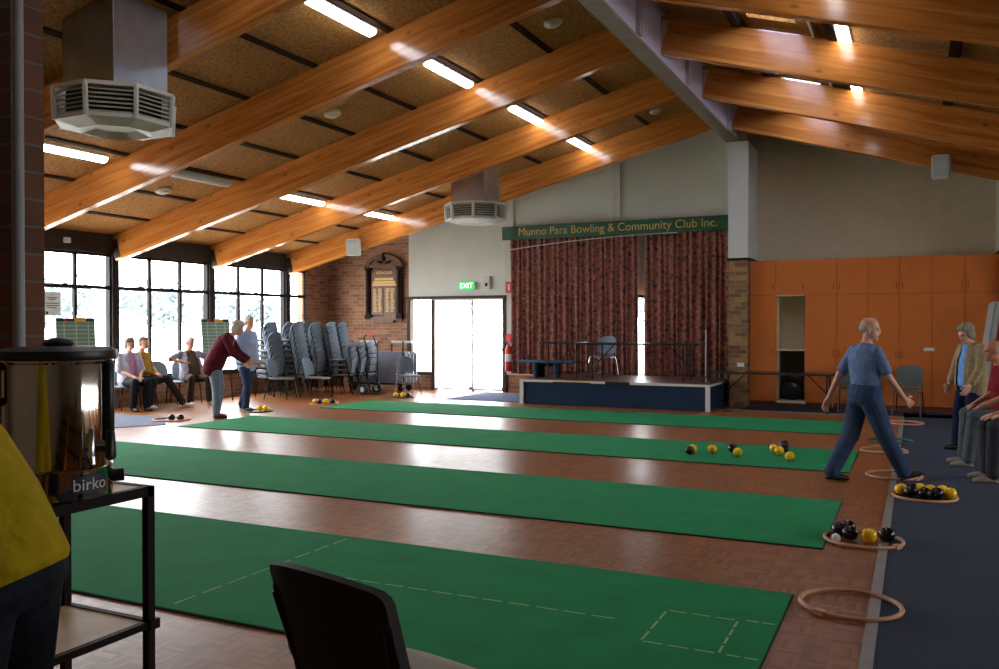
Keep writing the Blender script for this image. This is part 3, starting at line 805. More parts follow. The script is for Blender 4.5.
# ------------------------------------------------------------------ hand truck and folded tables
t = thing('hand_truck', 'black hand truck with red grips and two wheels before the brick wall', 'hand truck', along(19.9, -2.92), math.radians(-8))
f = MB()
for u in (-.17, .17): f.tube([(0, u, .12), (0, u, 1.05), (-.12, u, 1.32), (-.1, u*.6, 1.38)], .016, 8)
for z in (.2, .45, .7, .95): f.tube([(0, -.17, z), (0, .17, z)], .012, 6)
for z in (.55, .85): f.tube([(0, -.17, z), (.05, 0, z), (0, .17, z)], .01, 6)
f.build('frame', M['blackmetal'], t)
f = MB(); f.tube([(-.1, -.11, 1.38), (-.1, .11, 1.38)], .02, 8); f.build('grip', M['red'], t)
MB().box(.0, .28, -.2, .2, .03, .045).build('toe_plate', M['blackmetal'], t)
for u in (-.24, .24):
    w = MB().loft([(V((-.08, u-.035, .13)), V((.1, 0, 0)), V((0, 0, .1))), (V((-.08, u-.03, .13)), V((.13, 0, 0)), V((0, 0, .13))), (V((-.08, u+.03, .13)), V((.13, 0, 0)), V((0, 0, .13))), (V((-.08, u+.035, .13)), V((.1, 0, 0)), V((0, 0, .1)))], 20).build('wheel', M['rubber'], t)
    MB().loft([(V((-.08, u-.04, .13)), V((.06, 0, 0)), V((0, 0, .06))), (V((-.08, u+.04, .13)), V((.06, 0, 0)), V((0, 0, .06)))], 14).build('hub', M['white_paint'], w)
TT = thing('table_trolley', 'black trolley on castors that carries the folded tables', 'trolley', (-11.85, 17.85, 0), math.radians(3))
f = MB().box(-.72, .78, -.26, .26, .16, .2)
for s in (-.68, .74): f.tube([(s, -.2, .2), (s, -.2, 1.22)], .02, 8); f.tube([(s, .2, .2), (s, .2, 1.22)], .02, 8)
f.tube([(-.2, .2, .2), (-.2, .2, 1.22)], .02, 8); f.tube([(.2, .2, .2), (.2, .2, 1.22)], .02, 8)
f.build('frame', M['blackmetal'], TT)
for xa, xb in ((-.7, -.2), (.2, .76)): MB().box(xa, xb, .17, .23, 1.16, 1.22).build('top_rail', M['white_paint'], TT)
for x in (-.62, .68):
    for y in (-.2, .2):
        MB().loft([(V((x, y-.02, .08)), V((.08, 0, 0)), V((0, 0, .08))), (V((x, y+.02, .08)), V((.08, 0, 0)), V((0, 0, .08)))], 14).build('castor', M['rubber'], TT)
for i in range(4):
    t = thing('folded_table', ['folded grey-blue table on the trolley, outermost with its brown edge', 'folded grey-blue table, second on the trolley', 'folded grey-blue table, third on the trolley', 'folded grey-blue table, innermost against the wall'][i], 'table', (-11.76+.04*i, 17.68+.085*i, .2), math.radians(3), 'folded tables on the trolley')
    b = MB().panel(1.5, .76, .03, .09, 0); bb = MB(); bb.add([V((p.y, p.x, p.z)) for p in b.v], b.f); bb.build('tabletop', M['tableblue'], t, 0, 40)
    lf = MB()
    for s in (-.5, .5): lf.tube([(s, .03, .1), (s*.4, .03, .12), (s*.4, .03, .64), (s, .03, .66)], .013, 6)
    lf.build('folded_leg', M['blackmetal'], t)

# ------------------------------------------------------------------ wall fittings
HB = thing('honour_board', 'carved timber honour board with gold names on the brick wall', 'honour board', (-12.2, YB, 0))
MB().box(-.4, .4, -.06, 0, 1.86, 3.0).build('backboard', M['oak'], HB)
for u in (-1, 1):
    b = MB().box(u*.47-.07, u*.47+.07, -.1, 0, 1.78, 3.08); b.tube([(u*.47, -.1, 1.9), (u*.47, -.1, 3.0)], .045, 12); b.box(u*.47-.09, u*.47+.09, -.12, 0, 1.76, 1.86); b.box(u*.47-.09, u*.47+.09, -.12, 0, 3.0, 3.1)
    b.build('column', M['oakdark'], HB, .004)
b = MB().box(-.55, .55, -.1, 0, 1.72, 1.8); b.box(-.3, .3, -.09, 0, 1.66, 1.72); b.build('base_rail', M['oak'], HB, .006)
b = MB().box(-.58, .58, -.12, 0, 3.06, 3.14)
arc = [(.55*math.cos(a)*1.0, 3.1+.3*math.sin(a)) for a in [PI*i/16 for i in range(17)]]
inner = [(.43*math.cos(a), 3.1+.22*math.sin(a)) for a in [PI*i/16 for i in range(17)]]
for i in range(16):
    b.add([(arc[i][0], -.11, arc[i][1]), (arc[i+1][0], -.11, arc[i+1][1]), (inner[i+1][0], -.11, inner[i+1][1]), (inner[i][0], -.11, inner[i][1]),
           (arc[i][0], 0, arc[i][1]), (arc[i+1][0], 0, arc[i+1][1]), (inner[i+1][0], 0, inner[i+1][1]), (inner[i][0], 0, inner[i][1])],
          [(0, 1, 2, 3), (4, 7, 6, 5), (0, 4, 5, 1), (3, 2, 6, 7), (1, 5, 6, 2), (0, 3, 7, 4)])
b.prism([(-.5, 3.1), (.5, 3.1), (.34, 3.26), (0, 3.33), (-.34, 3.26)], 1, -.05, 0)
b.build('arched_pediment', M['oak'], HB)
b = MB().ell((0, -.09, 3.33), (.06, 0, 0), (0, .04, 0), (0, 0, .11)); b.ell((.12, -.07, 3.2), (.09, 0, .02), (0, .02, 0), (0, 0, .035)); b.ell((-.12, -.07, 3.2), (.09, 0, -.02), (0, .02, 0), (0, 0, .035))
b.build('carved_crest', M['oakdark'], HB)
text_mesh('HONOURS', .1, M['gold'], HB, 'lettering', Matrix.Translation((0, -.064, 2.93)) @ Matrix.Rotation(PI/2, 4, 'X'), .002)
b = MB().box(-.33, .33, -.07, -.055, 2.66, 2.72); b.box(-.28, .28, -.07, -.055, 2.74, 2.8); b.box(-.36, .36, -.068, -.055, 2.6, 2.65); b.build('gilt_heading', M['goldpanel'], HB)
for u in (-1, 1):
    MB().box(u*.19-.17, u*.19+.17, -.075, -.05, 1.88, 2.56).build('name_panel', M['oak'], HB, .003)
    b = MB()
    for i in range(17):
        z = 2.52-i*.036; w_ = random.uniform(.08, .13)
        b.box(u*.19-.13, u*.19-.13+w_, -.079, -.074, z-.011, z+.008); b.box(u*.19+.02, u*.19+.02+random.uniform(.07, .12), -.079, -.074, z-.011, z+.008)
    b.build('gilt_names', M['goldpanel'], HB)

E_ = thing('exit_sign', 'lit green exit sign above the glass door', 'sign', (-9.82, YB, 2.47))
MB().box(-.23, .23, -.08, 0, -.02, .18).build('sign_box', M['white_paint'], E_, .004)
MB().box(-.22, .22, -.085, -.079, -.01, .17).build('sign_face', M['exit_green'], E_)
text_mesh('EXIT', .17, M['exit_white'], E_, 'lettering', Matrix.Translation((0, -.087, .08)) @ Matrix.Rotation(PI/2, 4, 'X'), .002)
b = thing('emergency_light', 'white wall unit beside the exit sign', 'light', (-9.27, YB, 2.47))
MB().box(-.08, .08, -.1, 0, 0, .3).build('housing', M['white_paint'], b, .012); MB().box(-.03, .03, -.104, -.1, .06, .14).build('lens', M['blackmetal'], b)
b = thing('extinguisher_sign', 'small red and white fire extinguisher location sign', 'sign', (-8.69, YB-.05, 2.36))
MB().box(-.09, .09, -.01, 0, 0, .27).build('plate', M['red'], b); MB().box(-.025, .025, -.013, -.009, .06, .22).build('pictogram', M['paper'], b)
FE = thing('fire_extinguisher', 'red fire extinguisher with white label hung beside the door', 'fire extinguisher', (-8.66, YB-.14, .5))
MB().lathe([(.02, 0), (.075, .01), (.085, .04), (.085, .5), (.07, .57), (.03, .62), (.03, .64)], 20).build('cylinder_body', M['red'], FE)
MB().lathe([(.0865, .24), (.0865, .42)], 20).build('label_band', M['paper'], FE)
b = MB().box(-.02, .02, -.06, .06, .64, .7); b.tube([(0, -.05, .68), (0, -.13, .72)], .012, 6); b.tube([(0, 0, .66), (.07, -.03, .6), (.1, 0, .3), (.1, 0, .15)], .011, 6); b.build('valve_and_hose', M['black'], FE)
MB().box(-.04, .04, .085, .14, .3, .5).build('bracket', M['black'], FE)
b = thing('extinguisher_notice', 'red round-topped notice above the fire extinguisher', 'sign', (-8.69, YB-.05, 1.2))
MB().prism([(-.09, 0), (.09, 0), (.09, .14)]+[(.09*math.cos(PI*i/8), .14+.06*math.sin(PI*i/8)) for i in range(1, 8)]+[(-.09, .14)], 1, -.012, 0).build('plate', M['red'], b)
b = thing('wall_socket', 'white double socket low on the brick pier', 'socket', (-3.12, 17.45, .82))
MB().box(-.07, .07, -.012, 0, -.04, .04).build('plate', M['white_paint'], b, .003); MB().box(-.045, -.015, -.015, -.011, -.015, .015).build('switch_button', M['paper'], b)

def speaker(lb, loc, rz, tilt):
    t = thing('speaker', lb, 'speaker', loc, rz, 'white wall speakers on the rafters')
    mx = Matrix.Rotation(tilt, 4, 'X')
    b = MB(); b.box(-.15, .15, -.1, .1, -.2, .2, None, mx)
    b.build('cabinet', M['white_paint'], t, .02)
    MB().box(-.125, .125, -.106, -.099, -.175, .175, None, mx).build('grille', mat('speaker_grille', (176, 184, 184), .6), t)
    MB().tube([(0, .02, .0), (0, .13, .02)], .02, 8).build('bracket', M['white_paint'], t)
speaker('white speaker on the rafter above the honour board', (-11.86, 16.74, 3.42), math.radians(10), .12)
speaker('white speaker on the rafter above the orange cupboards', (.38, 16.74, 4.33), math.radians(-8), .08)

# ------------------------------------------------------------------ ceiling lamps, vents, detectors
def tube_light(x, y, lit, lb, right=False):
    z = (zr(x) if right else zl(x))
    t = thing('tube_light', lb, 'light', (x, y, z-.005), 0, 'fluorescent tube lights under the ceiling')
    a = math.atan(SR) if right else -math.atan(SL)
    t.rotation_euler = (0, a, 0)
    MB().box(-.075, .075, -.62, .62, -.045, .03).build('batten_housing', M['white_paint'], t, .006)
    b = MB().loft([(V((0, s, -.065)), V((w_, 0, 0)), V((0, 0, h_))) for s, w_, h_ in ((-.63, .03, .02), (-.61, .075, .04), (.61, .075, .04), (.63, .03, .02))], 14)
    b.build('diffuser', M['lamp'] if lit else M['lamp_off'], t, 0, 50)
for nm, x, rt in (('upper window-side row', -6.12, False), ('lower window-side row', -10.85, False), ('cupboard-side row', -.82, True)):
    ys = [16.2, 13.6, 10.95, 8.4, 5.8, 3.1] if not rt else [14.05, 11.6, 8.4, 5.8, 3.1]
    if x == -6.12: ys = [16.3, 13.75, 11.0, 8.4, 5.8, 3.1, .6]  # last lamp of this row is out of view, added to brighten the foreground
    for i, y in enumerate(ys):
        lit = not (x == -10.85 and i == 2)
        tube_light(x, y, lit, ('%s fluorescent tube light, %s from the stage wall in the %s' % ('glowing' if lit else 'unlit', ORD[i], nm)), rt)

def vent(lb, x0, x1, y0, y1):
    cx, cy = (x0+x1)/2, (y0+y1)/2
    t = thing('air_duct_vent', lb, 'air vent', (cx, cy, 3.66), 0, 'hanging metal air duct outlets')
    hx = (x1-x0)/2; hy = (y1-y0)/2
    d = MB().prism([(-hx, .37), (hx, .37), (hx, zl(x1)-3.66), (-hx, zl(x0)-3.66)], 1, -hy, hy)
    d.build('duct', M['dull_steel'], t, .004)
    # octagonal louvre head
    R0 = .62
    oc = [(R0*math.cos(PI/8+i*PI/4), R0*math.sin(PI/8+i*PI/4)) for i in range(8)]
    h = MB().prism([(x*1.02, y*1.02) for x, y in oc], 2, .36, .40); h.prism([(x*.98, y*.98) for x, y in oc], 2, .05, .09)
    for i in range(8):
        x, y = oc[i]; h.tube([(x*.97, y*.97, .05), (x, y, .38)], .028, 6)
    h.build('louvre_head', M['white_paint'], t)
    MB().prism([(x*.8, y*.8) for x, y in oc], 2, .06, .38).build('dark_core', M['black'], t)
    for k in range(6):
        z = .1+k*.045; s = MB()
        for i in range(8):
            a = V((*oc[i], z)); c = V((*oc[(i+1) % 8], z)); a2 = a*.9; c2 = c*.9; a2.z = c2.z = z+.022
            s.add([a*.985, c*.985, c2, a2, a*.985+V((0, 0, -.008)), c*.985+V((0, 0, -.008)), c2+V((0, 0, -.008)), a2+V((0, 0, -.008))],
                  [(0, 1, 2, 3), (4, 7, 6, 5), (0, 4, 5, 1), (2, 6, 7, 3)])
        s.build('louvre_ring', mat('louvre', (180, 176, 160), .5) if k == 0 else bpy.data.materials['louvre'], t, 0, 0)
    c = MB(); q = [V((x*.97, y*.97, .05)) for x, y in oc]
    c.add(q+[V((0, 0, .12))]+[V((p.x*.62, p.y*.62, .0)) for p in q], [(i, (i+1) % 8, 9+(i+1) % 8, 9+i) for i in range(8)]+[(9+i, 9+(i+1) % 8, 8) for i in range(8)])
    c.build('faceted_base', mat('vent_base', (178, 172, 148), .45), t, 0, 0)
vent('big silver air duct outlet hanging beside the brick column', -8.08, -7.32, 6.2, 6.9)
vent('smaller-looking silver air duct outlet hanging near the stage curtain', -8.45, -7.72, 15.3, 16.0)

def detector(lb, x, y, r=.1):
    t = thing('smoke_detector', lb, 'smoke detector', (x, y, zl(x)), 0, 'round ceiling detectors'); t.rotation_euler = (0, -math.atan(SL), 0)
    MB().lathe([(r, .0), (r, -.03), (r*.85, -.045), (.02, -.05)], 20).build('base_disc', mat('detector_cream', (206, 196, 170), .5) if 'detector_cream' not in bpy.data.materials else bpy.data.materials['detector_cream'], t)
    MB().lathe([(r*.55, -.045), (r*.5, -.07), (.01, -.075)], 16).build('sensor_dome', bpy.data.materials['detector_cream'], t)
detector('round cream detector between the first tube lights over the window side', -8.0, 10.75, .13)
detector('round cream detector high up near the ridge beam', -4.45, 10.9, .13)
detector('round cream detector beside the unlit tube light', -11.62, 10.85, .14)
detector('small round detector near the ridge above the stage', -4.5, 16.2, .12)
detector('round ceiling detector beside the big air duct', -8.2, 5.6, .13)
b = thing('window_latch_box', 'small white sensor box on the fascia above the notice', 'sensor', (XL+.06, 10.75, 3.1)); MB().box(0, .05, -.07, .07, 0, .1).build('housing', M['paper'], b, .01)
b.name = 'motion_sensor'

# ------------------------------------------------------------------ notice, score boards
b = thing('paper_notice', 'paper notice taped to the window glass', 'notice', (XL-.03, 0, 0))
MB().box(0, .004, 10.36, 10.7, 1.78, 2.2).build('sheet', M['paper'], b, 0, 0)
n = MB()
for z, a, c in ((2.1, 10.42, 10.64), (2.07, 10.46, 10.6), (2.0, 10.4, 10.66), (1.96, 10.4, 10.66), (1.92, 10.42, 10.62)): n.box(.004, .006, a, c, z-.008, z+.006)
n.box(.004, .006, 10.4, 10.45, 1.8, 1.85)
n.build('printed_lines', M['black'], b, 0, 0)
def easel(lb, loc, rz):
    t = thing('score_board', lb, 'score board', loc, rz, 'green score boards on easels')
    mx = Matrix.Translation((.06, 0, .95)) @ Matrix.Rotation(-.14, 4, 'Y')
    o = MB().box(-.012, .012, -.31, .31, 0, .78).build('board', M['score'], t, .003); o.matrix_local = mx
    h = MB().box(.012, .016, -.31, .31, .72, .78, M['black']); h.box(.014, .02, -.02, .16, .715, .785, M['yellow_card']); h.box(.012, .018, -.18, -.14, .72, .78, M['red'])
    o2 = h.build('header_strip', None, t, 0, 0); o2.matrix_local = mx
    for u in (-.26, .26): MB().tube([(.2, u*1.05, 0), (.05, u, 1.0), (-.05, u*.9, 1.68)], .014, 8).build('leg', M['blackmetal'], t)
    MB().tube([(-.26, 0, 0), (-.05, 0, 1.6)], .014, 8).build('leg', M['blackmetal'], t)
    MB().box(.04, .1, -.3, .3, .92, .95).build('ledge', M['blackmetal'], t)
easel('green score board on an easel behind the urn, by the window', along(15.0, (76-499.5)/FPX*15.0), math.radians(-28))
easel('green score board on an easel behind the woman in maroon', along(18.3, (216-499.5)/FPX*18.3), math.radians(-22))

# ------------------------------------------------------------------ rings and bowls
BM = {}
def bowl(kind, x, y, z, lb, group, r=.058):
    if kind == 'w': r = .033
    key = (kind, r)
    if key not in BM:
        m = MB().ell((0, 0, 0), (r, 0, 0), (0, r, 0), (0, 0, r*.95), 24, 14, M['yellow'] if kind == 'y' else M['bowlblack'] if kind == 'b' else M['bowlwhite'])
        if kind != 'w':
            for s in (-1, 1):
                m.lathe([(r*.26, 0), (r*.26, .0012), (r*.01, .0013)], 18, M['bowldisc'] if kind == 'b' else M['bowlblack'])
                k = 3*18
                for i in range(len(m.v)-k, len(m.v)):
                    p = m.v[i]; m.v[i] = V((p.x, s*(r*.945+p.z), p.y))
        o = m.build({'y': 'yellow_bowl', 'b': 'black_bowl', 'w': 'white_jack'}[kind], None); BM[key] = o
    else:
        o = BM[key].copy(); COL.objects.link(o)
    o.location = (x, y, z+r*.97); o.rotation_euler = (random.uniform(-.4, .4), random.uniform(-.4, .4), random.uniform(0, 6.28))
    return tag(o, lb, 'jack' if kind == 'w' else 'bowl', group)
MZ = .012
G3 = 'loose bowls on the mat'
for kd, x, y, lb in (('y', -2.5, 10.72, 'yellow bowl partly hidden behind a black bowl, farthest from the walking man'), ('b', -2.5, 10.58, 'black bowl in front of a yellow one at the far end of the loose bowls'),
        ('y', -2.27, 10.8, 'yellow bowl standing alone on the mat'), ('b', -2.06, 11.0, 'black bowl touching the white jack'), ('w', -1.98, 10.9, 'small white jack among the loose bowls'),
        ('y', -1.94, 10.68, 'yellow bowl right in front of the white jack'), ('y', -1.59, 11.2, 'yellow bowl beside the two black bowls near the walking man'), ('b', -1.52, 11.6, 'black bowl behind the cluster near the walking man'),
        ('b', -1.48, 11.28, 'black bowl in the middle of the cluster near the walking man'), ('y', -1.5, 11.0, 'yellow bowl in front of the black pair'), ('y', -1.33, 10.62, 'yellow bowl closest to the walking man')):
    bowl(kd, x, y, MZ, lb, G3)
def ring(lb, x, y, z, R=.27, green=False):
    b = MB().tube([(R*math.cos(2*PI*i/40), R*math.sin(2*PI*i/40), .013) for i in range(40)], .014, 8, None, True)
    if not green: b.box(R-.02, R+.02, -.03, .03, .0, .03)
    o = b.build('bowl_ring', M['ringgreen'] if green else M['ring'], None, 0, 60); o.location = (x, y, z); o.rotation_euler = (0, 0, random.uniform(0, 6))
    return tag(o, lb, 'ring', 'rings that hold bowls on the floor')
ring('empty wooden ring lying half on the carpet, closest to the camera', -.33, 5.3, .006)
ring('wooden ring with three dark bowls and one yellow bowl', -.345, 6.95, .006)
ring('wooden ring filled with yellow and black bowls on the carpet', .08, 8.95, .004)
ring('wooden ring under the front foot of the walking man', -.2, 10.05, .006)
ring('wooden ring just beyond the walking man', -.36, 12.0, .006)
ring('green ring beyond the walking man', -.3, 13.0, .006, .27, True)
ring('empty wooden ring closest to the cupboards', -.15, 15.5, .006)
ring('wooden ring holding two black bowls by the grey mat', -11.27, 10.68, .008, .3)
ring('green ring holding two yellow bowls near the maroon woman', -11.0, 12.5, 0, .26, True)
ring('wooden ring at the corner of the mat before the stage', -10.82, 14.25, 0, .28)
ring('green ring beside the chair near the folded tables', -10.25, 16.3, 0, .26, True)
def heap(cx, cy, z, items, group):
    for kd, dx, dy, lb in items: bowl(kd, cx+dx, cy+dy, z, lb, group)
heap(-.345, 6.95, .006, [('b', -.17, .06, 'black bowl behind the white jack in the ring'), ('w', -.18, -.13, 'white jack in the ring of dark bowls'), ('b', -.09, -.03, 'black bowl next to the white jack in the ring'),
    ('y', .04, -.06, 'single yellow bowl among dark bowls in the ring'), ('b', .16, .02, 'black bowl at the carpet side of the ring'), ('b', -.12, .16, 'black bowl at the back of the ring near the mat')], 'bowls in the ring by the second mat')
heap(.08, 8.95, .006, [('y', -.2, .02, 'yellow bowl at the trim side of the full ring'), ('b', -.12, -.06, 'black bowl second along the full ring'), ('b', -.11, .09, 'black bowl tucked behind in the full ring'), ('y', -.04, .1, 'yellow bowl at the back of the full ring'),
    ('b', .0, -.1, 'black bowl at the front of the full ring'), ('y', .05, .06, 'yellow bowl in the middle of the full ring'), ('b', .1, -.07, 'black bowl at the front, beside the last yellow bowls'), ('y', .15, .09, 'yellow bowl behind the end of the full ring'), ('y', .21, -.02, 'yellow bowl at the seated players\' end of the full ring')], 'bowls in the full ring on the carpet')
heap(-11.27, 10.68, 0, [('b', .02, -.02, 'black bowl in the ring by the grey mat, window side'), ('b', .17, .03, 'black bowl in the ring by the grey mat, hall side')], 'two black bowls by the grey mat')
heap(-11.0, 12.5, 0, [('y', .03, .0, 'yellow bowl beside the feet of the blue-topped player'), ('y', .14, .04, 'yellow bowl in the green ring, away from the player')], 'two yellow bowls in the green ring')
heap(-10.82, 14.25, 0, [('y', -.18, -.06, 'yellow bowl at the window end of the four in the ring'), ('b', -.07, -.06, 'black bowl between two yellow bowls before the chair stacks'), ('y', .05, -.02, 'yellow bowl between two black bowls before the chair stacks'), ('b', .19, .02, 'black bowl at the mat end of the four in the ring')], 'four bowls before the chair stacks')
heap(-10.25, 16.3, 0, [('y', -.14, -.06, 'yellow bowl at the brick wall end of the far green ring'), ('b', -.07, .08, 'black bowl behind the yellow pair in the far ring'), ('y', .02, -.02, 'yellow bowl in the middle of the far green ring'), ('b', .15, .0, 'black bowl at the door side of the far green ring')], 'four bowls by the folded tables')

# ------------------------------------------------------------------ urn on its table
TB = thing('urn_table', 'brown steel frame table with a lower shelf that carries the urn', 'table', (0, 0, 0))
x0, x1, y0, y1, zt = -2.94, -2.47, 1.74, 2.26, 1.035
f = MB().box(x0, x1, y0, y0+.03, zt-.035, zt); f.box(x0, x1, y1-.03, y1, zt-.035, zt); f.box(x0, x0+.03, y0, y1, zt-.035, zt); f.box(x1-.03, x1, y0, y1, zt-.035, zt)
f.build('top_frame', M['rust'], TB)
MB().box(x0+.03, x1-.03, y0+.03, y1-.03, zt-.02, zt-.002).build('table_top', M['shelf'], TB)
for x in (x0, x1-.03):
    for y in (y0, y1-.03): MB().box(x, x+.03, y, y+.03, 0, zt-.035).build('leg', M['rust'], TB)
f = MB().box(x0, x1, y0, y0+.025, .525, .55); f.box(x0, x1, y1-.025, y1, .525, .55); f.box(x0, x0+.025, y0, y1, .525, .55); f.box(x1-.025, x1, y0, y1, .525, .55); f.box(x1-.03, x1+.012, y1-.03, y1+.012, .52, .555)
f.build('shelf_frame', M['rust'], TB)
MB().box(x0+.02, x1-.02, y0+.02, y1-.02, .535, .546).build('lower_shelf', M['shelf'], TB)
U = thing('hot_water_urn', 'stainless steel hot water urn with black lid and taps', 'urn', (-2.615, 1.985, zt), math.radians(53))
r = .168
MB().lathe([(r*.93, 0), (r, .006), (r, .098), (r+.004, .104), (r, .11), (r, .45), (r+.006, .457), (r+.006, .465), (r*.9, .467)], 48).build('tank', M['urn'], U, 0, 40)
MB().lathe([(r*.9, .461), (r+.015, .463), (r+.02, .475), (r+.016, .493), (r*.95, .503), (r*.4, .509), (.01, .51)], 48).build('lid', M['black'], U, 0, 40)
MB().ell((0, 0, .518), (.05, 0, 0), (0, .05, 0), (0, 0, .018)).build('lid_knob', M['black'], U)
def onurn(ang, rr, z): return V((rr*math.sin(ang), -rr*math.cos(ang), z))
for s in (-1,):
    a = math.radians(88)*s
    b = MB().tube([onurn(a, r-.005, .445), onurn(a, r+.05, .435), onurn(a, r+.05, .335), onurn(a, r-.005, .325)], .018, 8); b.build('side_handle', M['black'], U)
a = math.radians(60)
b = MB().capsule(onurn(a, r+.004, .21), onurn(a, r+.004, .44), .021, .021, 12); b.build('sight_gauge', M['black'], U)
a = math.radians(44)
b = MB().tube([onurn(a, r, .17), onurn(a, r+.05, .17)], .015, 10); b.capsule(onurn(a, r+.05, .15), onurn(a, r+.05, .215), .02, .016, 10); b.build('tap', M['black'], U)
a = math.radians(28); b = MB().tube([onurn(a, r-.002, .165), onurn(a, r+.03, .165)], .012, 10); b.capsule(onurn(a, r+.035, .15), onurn(a, r+.035, .235), .012, .009, 10); b.tube([onurn(a, r+.035, .16), onurn(a, r+.04, .125)], .01, 8); b.build('tap', M['steel'], U)
a = math.radians(84); b = MB().tube([onurn(a, r-.004, .06), onurn(a, r+.035, .06)], .022, 14); b.build('thermostat_dial', M['black'], U)
# curved badge with the maker's word
ca, wa = math.radians(33), .36
lb_ = MB(); n = 10; vs = []; fs = []
for i in range(n+1):
    a = ca-wa+2*wa*i/n; vs += [onurn(a, r+.0022, .028), onurn(a, r+.0022, .085)]
for i in range(n): fs.append((2*i, 2*i+2, 2*i+3, 2*i+1))
lo = lb_.add(vs, fs).build('badge', M['label_navy'], U, 0, 60)
tm = text_mesh('birko', .056, M['bowlwhite'], lo, 'lettering', Matrix.Identity(4), .0008)
for v in tm.data.vertices:
    a = ca+v.co.x/r*1.0; q = onurn(a, r+.004+v.co.z, .054+v.co.y); v.co = q

# ------------------------------------------------------------------ people
def remesh(mb, voxel, it=6, name='body'):
    me = mb.mesh(name); o = bpy.data.objects.new('body_source', me); COL.objects.link(o)
    m = o.modifiers.new('r', 'REMESH'); m.mode = 'VOXEL'; m.voxel_size = voxel
    s = o.modifiers.new('s', 'SMOOTH'); s.factor = .5; s.iterations = it
    dg = bpy.context.evaluated_depsgraph_get()
    out = bpy.data.meshes.new_from_object(o.evaluated_get(dg))
    bpy.data.objects.remove(o); bpy.data.meshes.remove(me)
    out.polygons.foreach_set('use_smooth', [True]*len(out.polygons))
    return out

SK = {'fair': mat('skin_fair', (214, 160, 136), .55, var=.06, scale=20), 'tan': mat('skin_tan', (184, 122, 96), .55, var=.06, scale=20)}
EYE = mat('eye_dark', (40, 30, 28), .3); LIP = mat('lip', (168, 92, 84), .5)
def cloth(name, rgb, var=.12, scale=14): return mat('cloth_'+name, rgb, .85, var=var, scale=scale, bump=.6, bscale=9, spec=.2, bdist=.06)

def lerp(a, b, t): return a+(b-a)*t

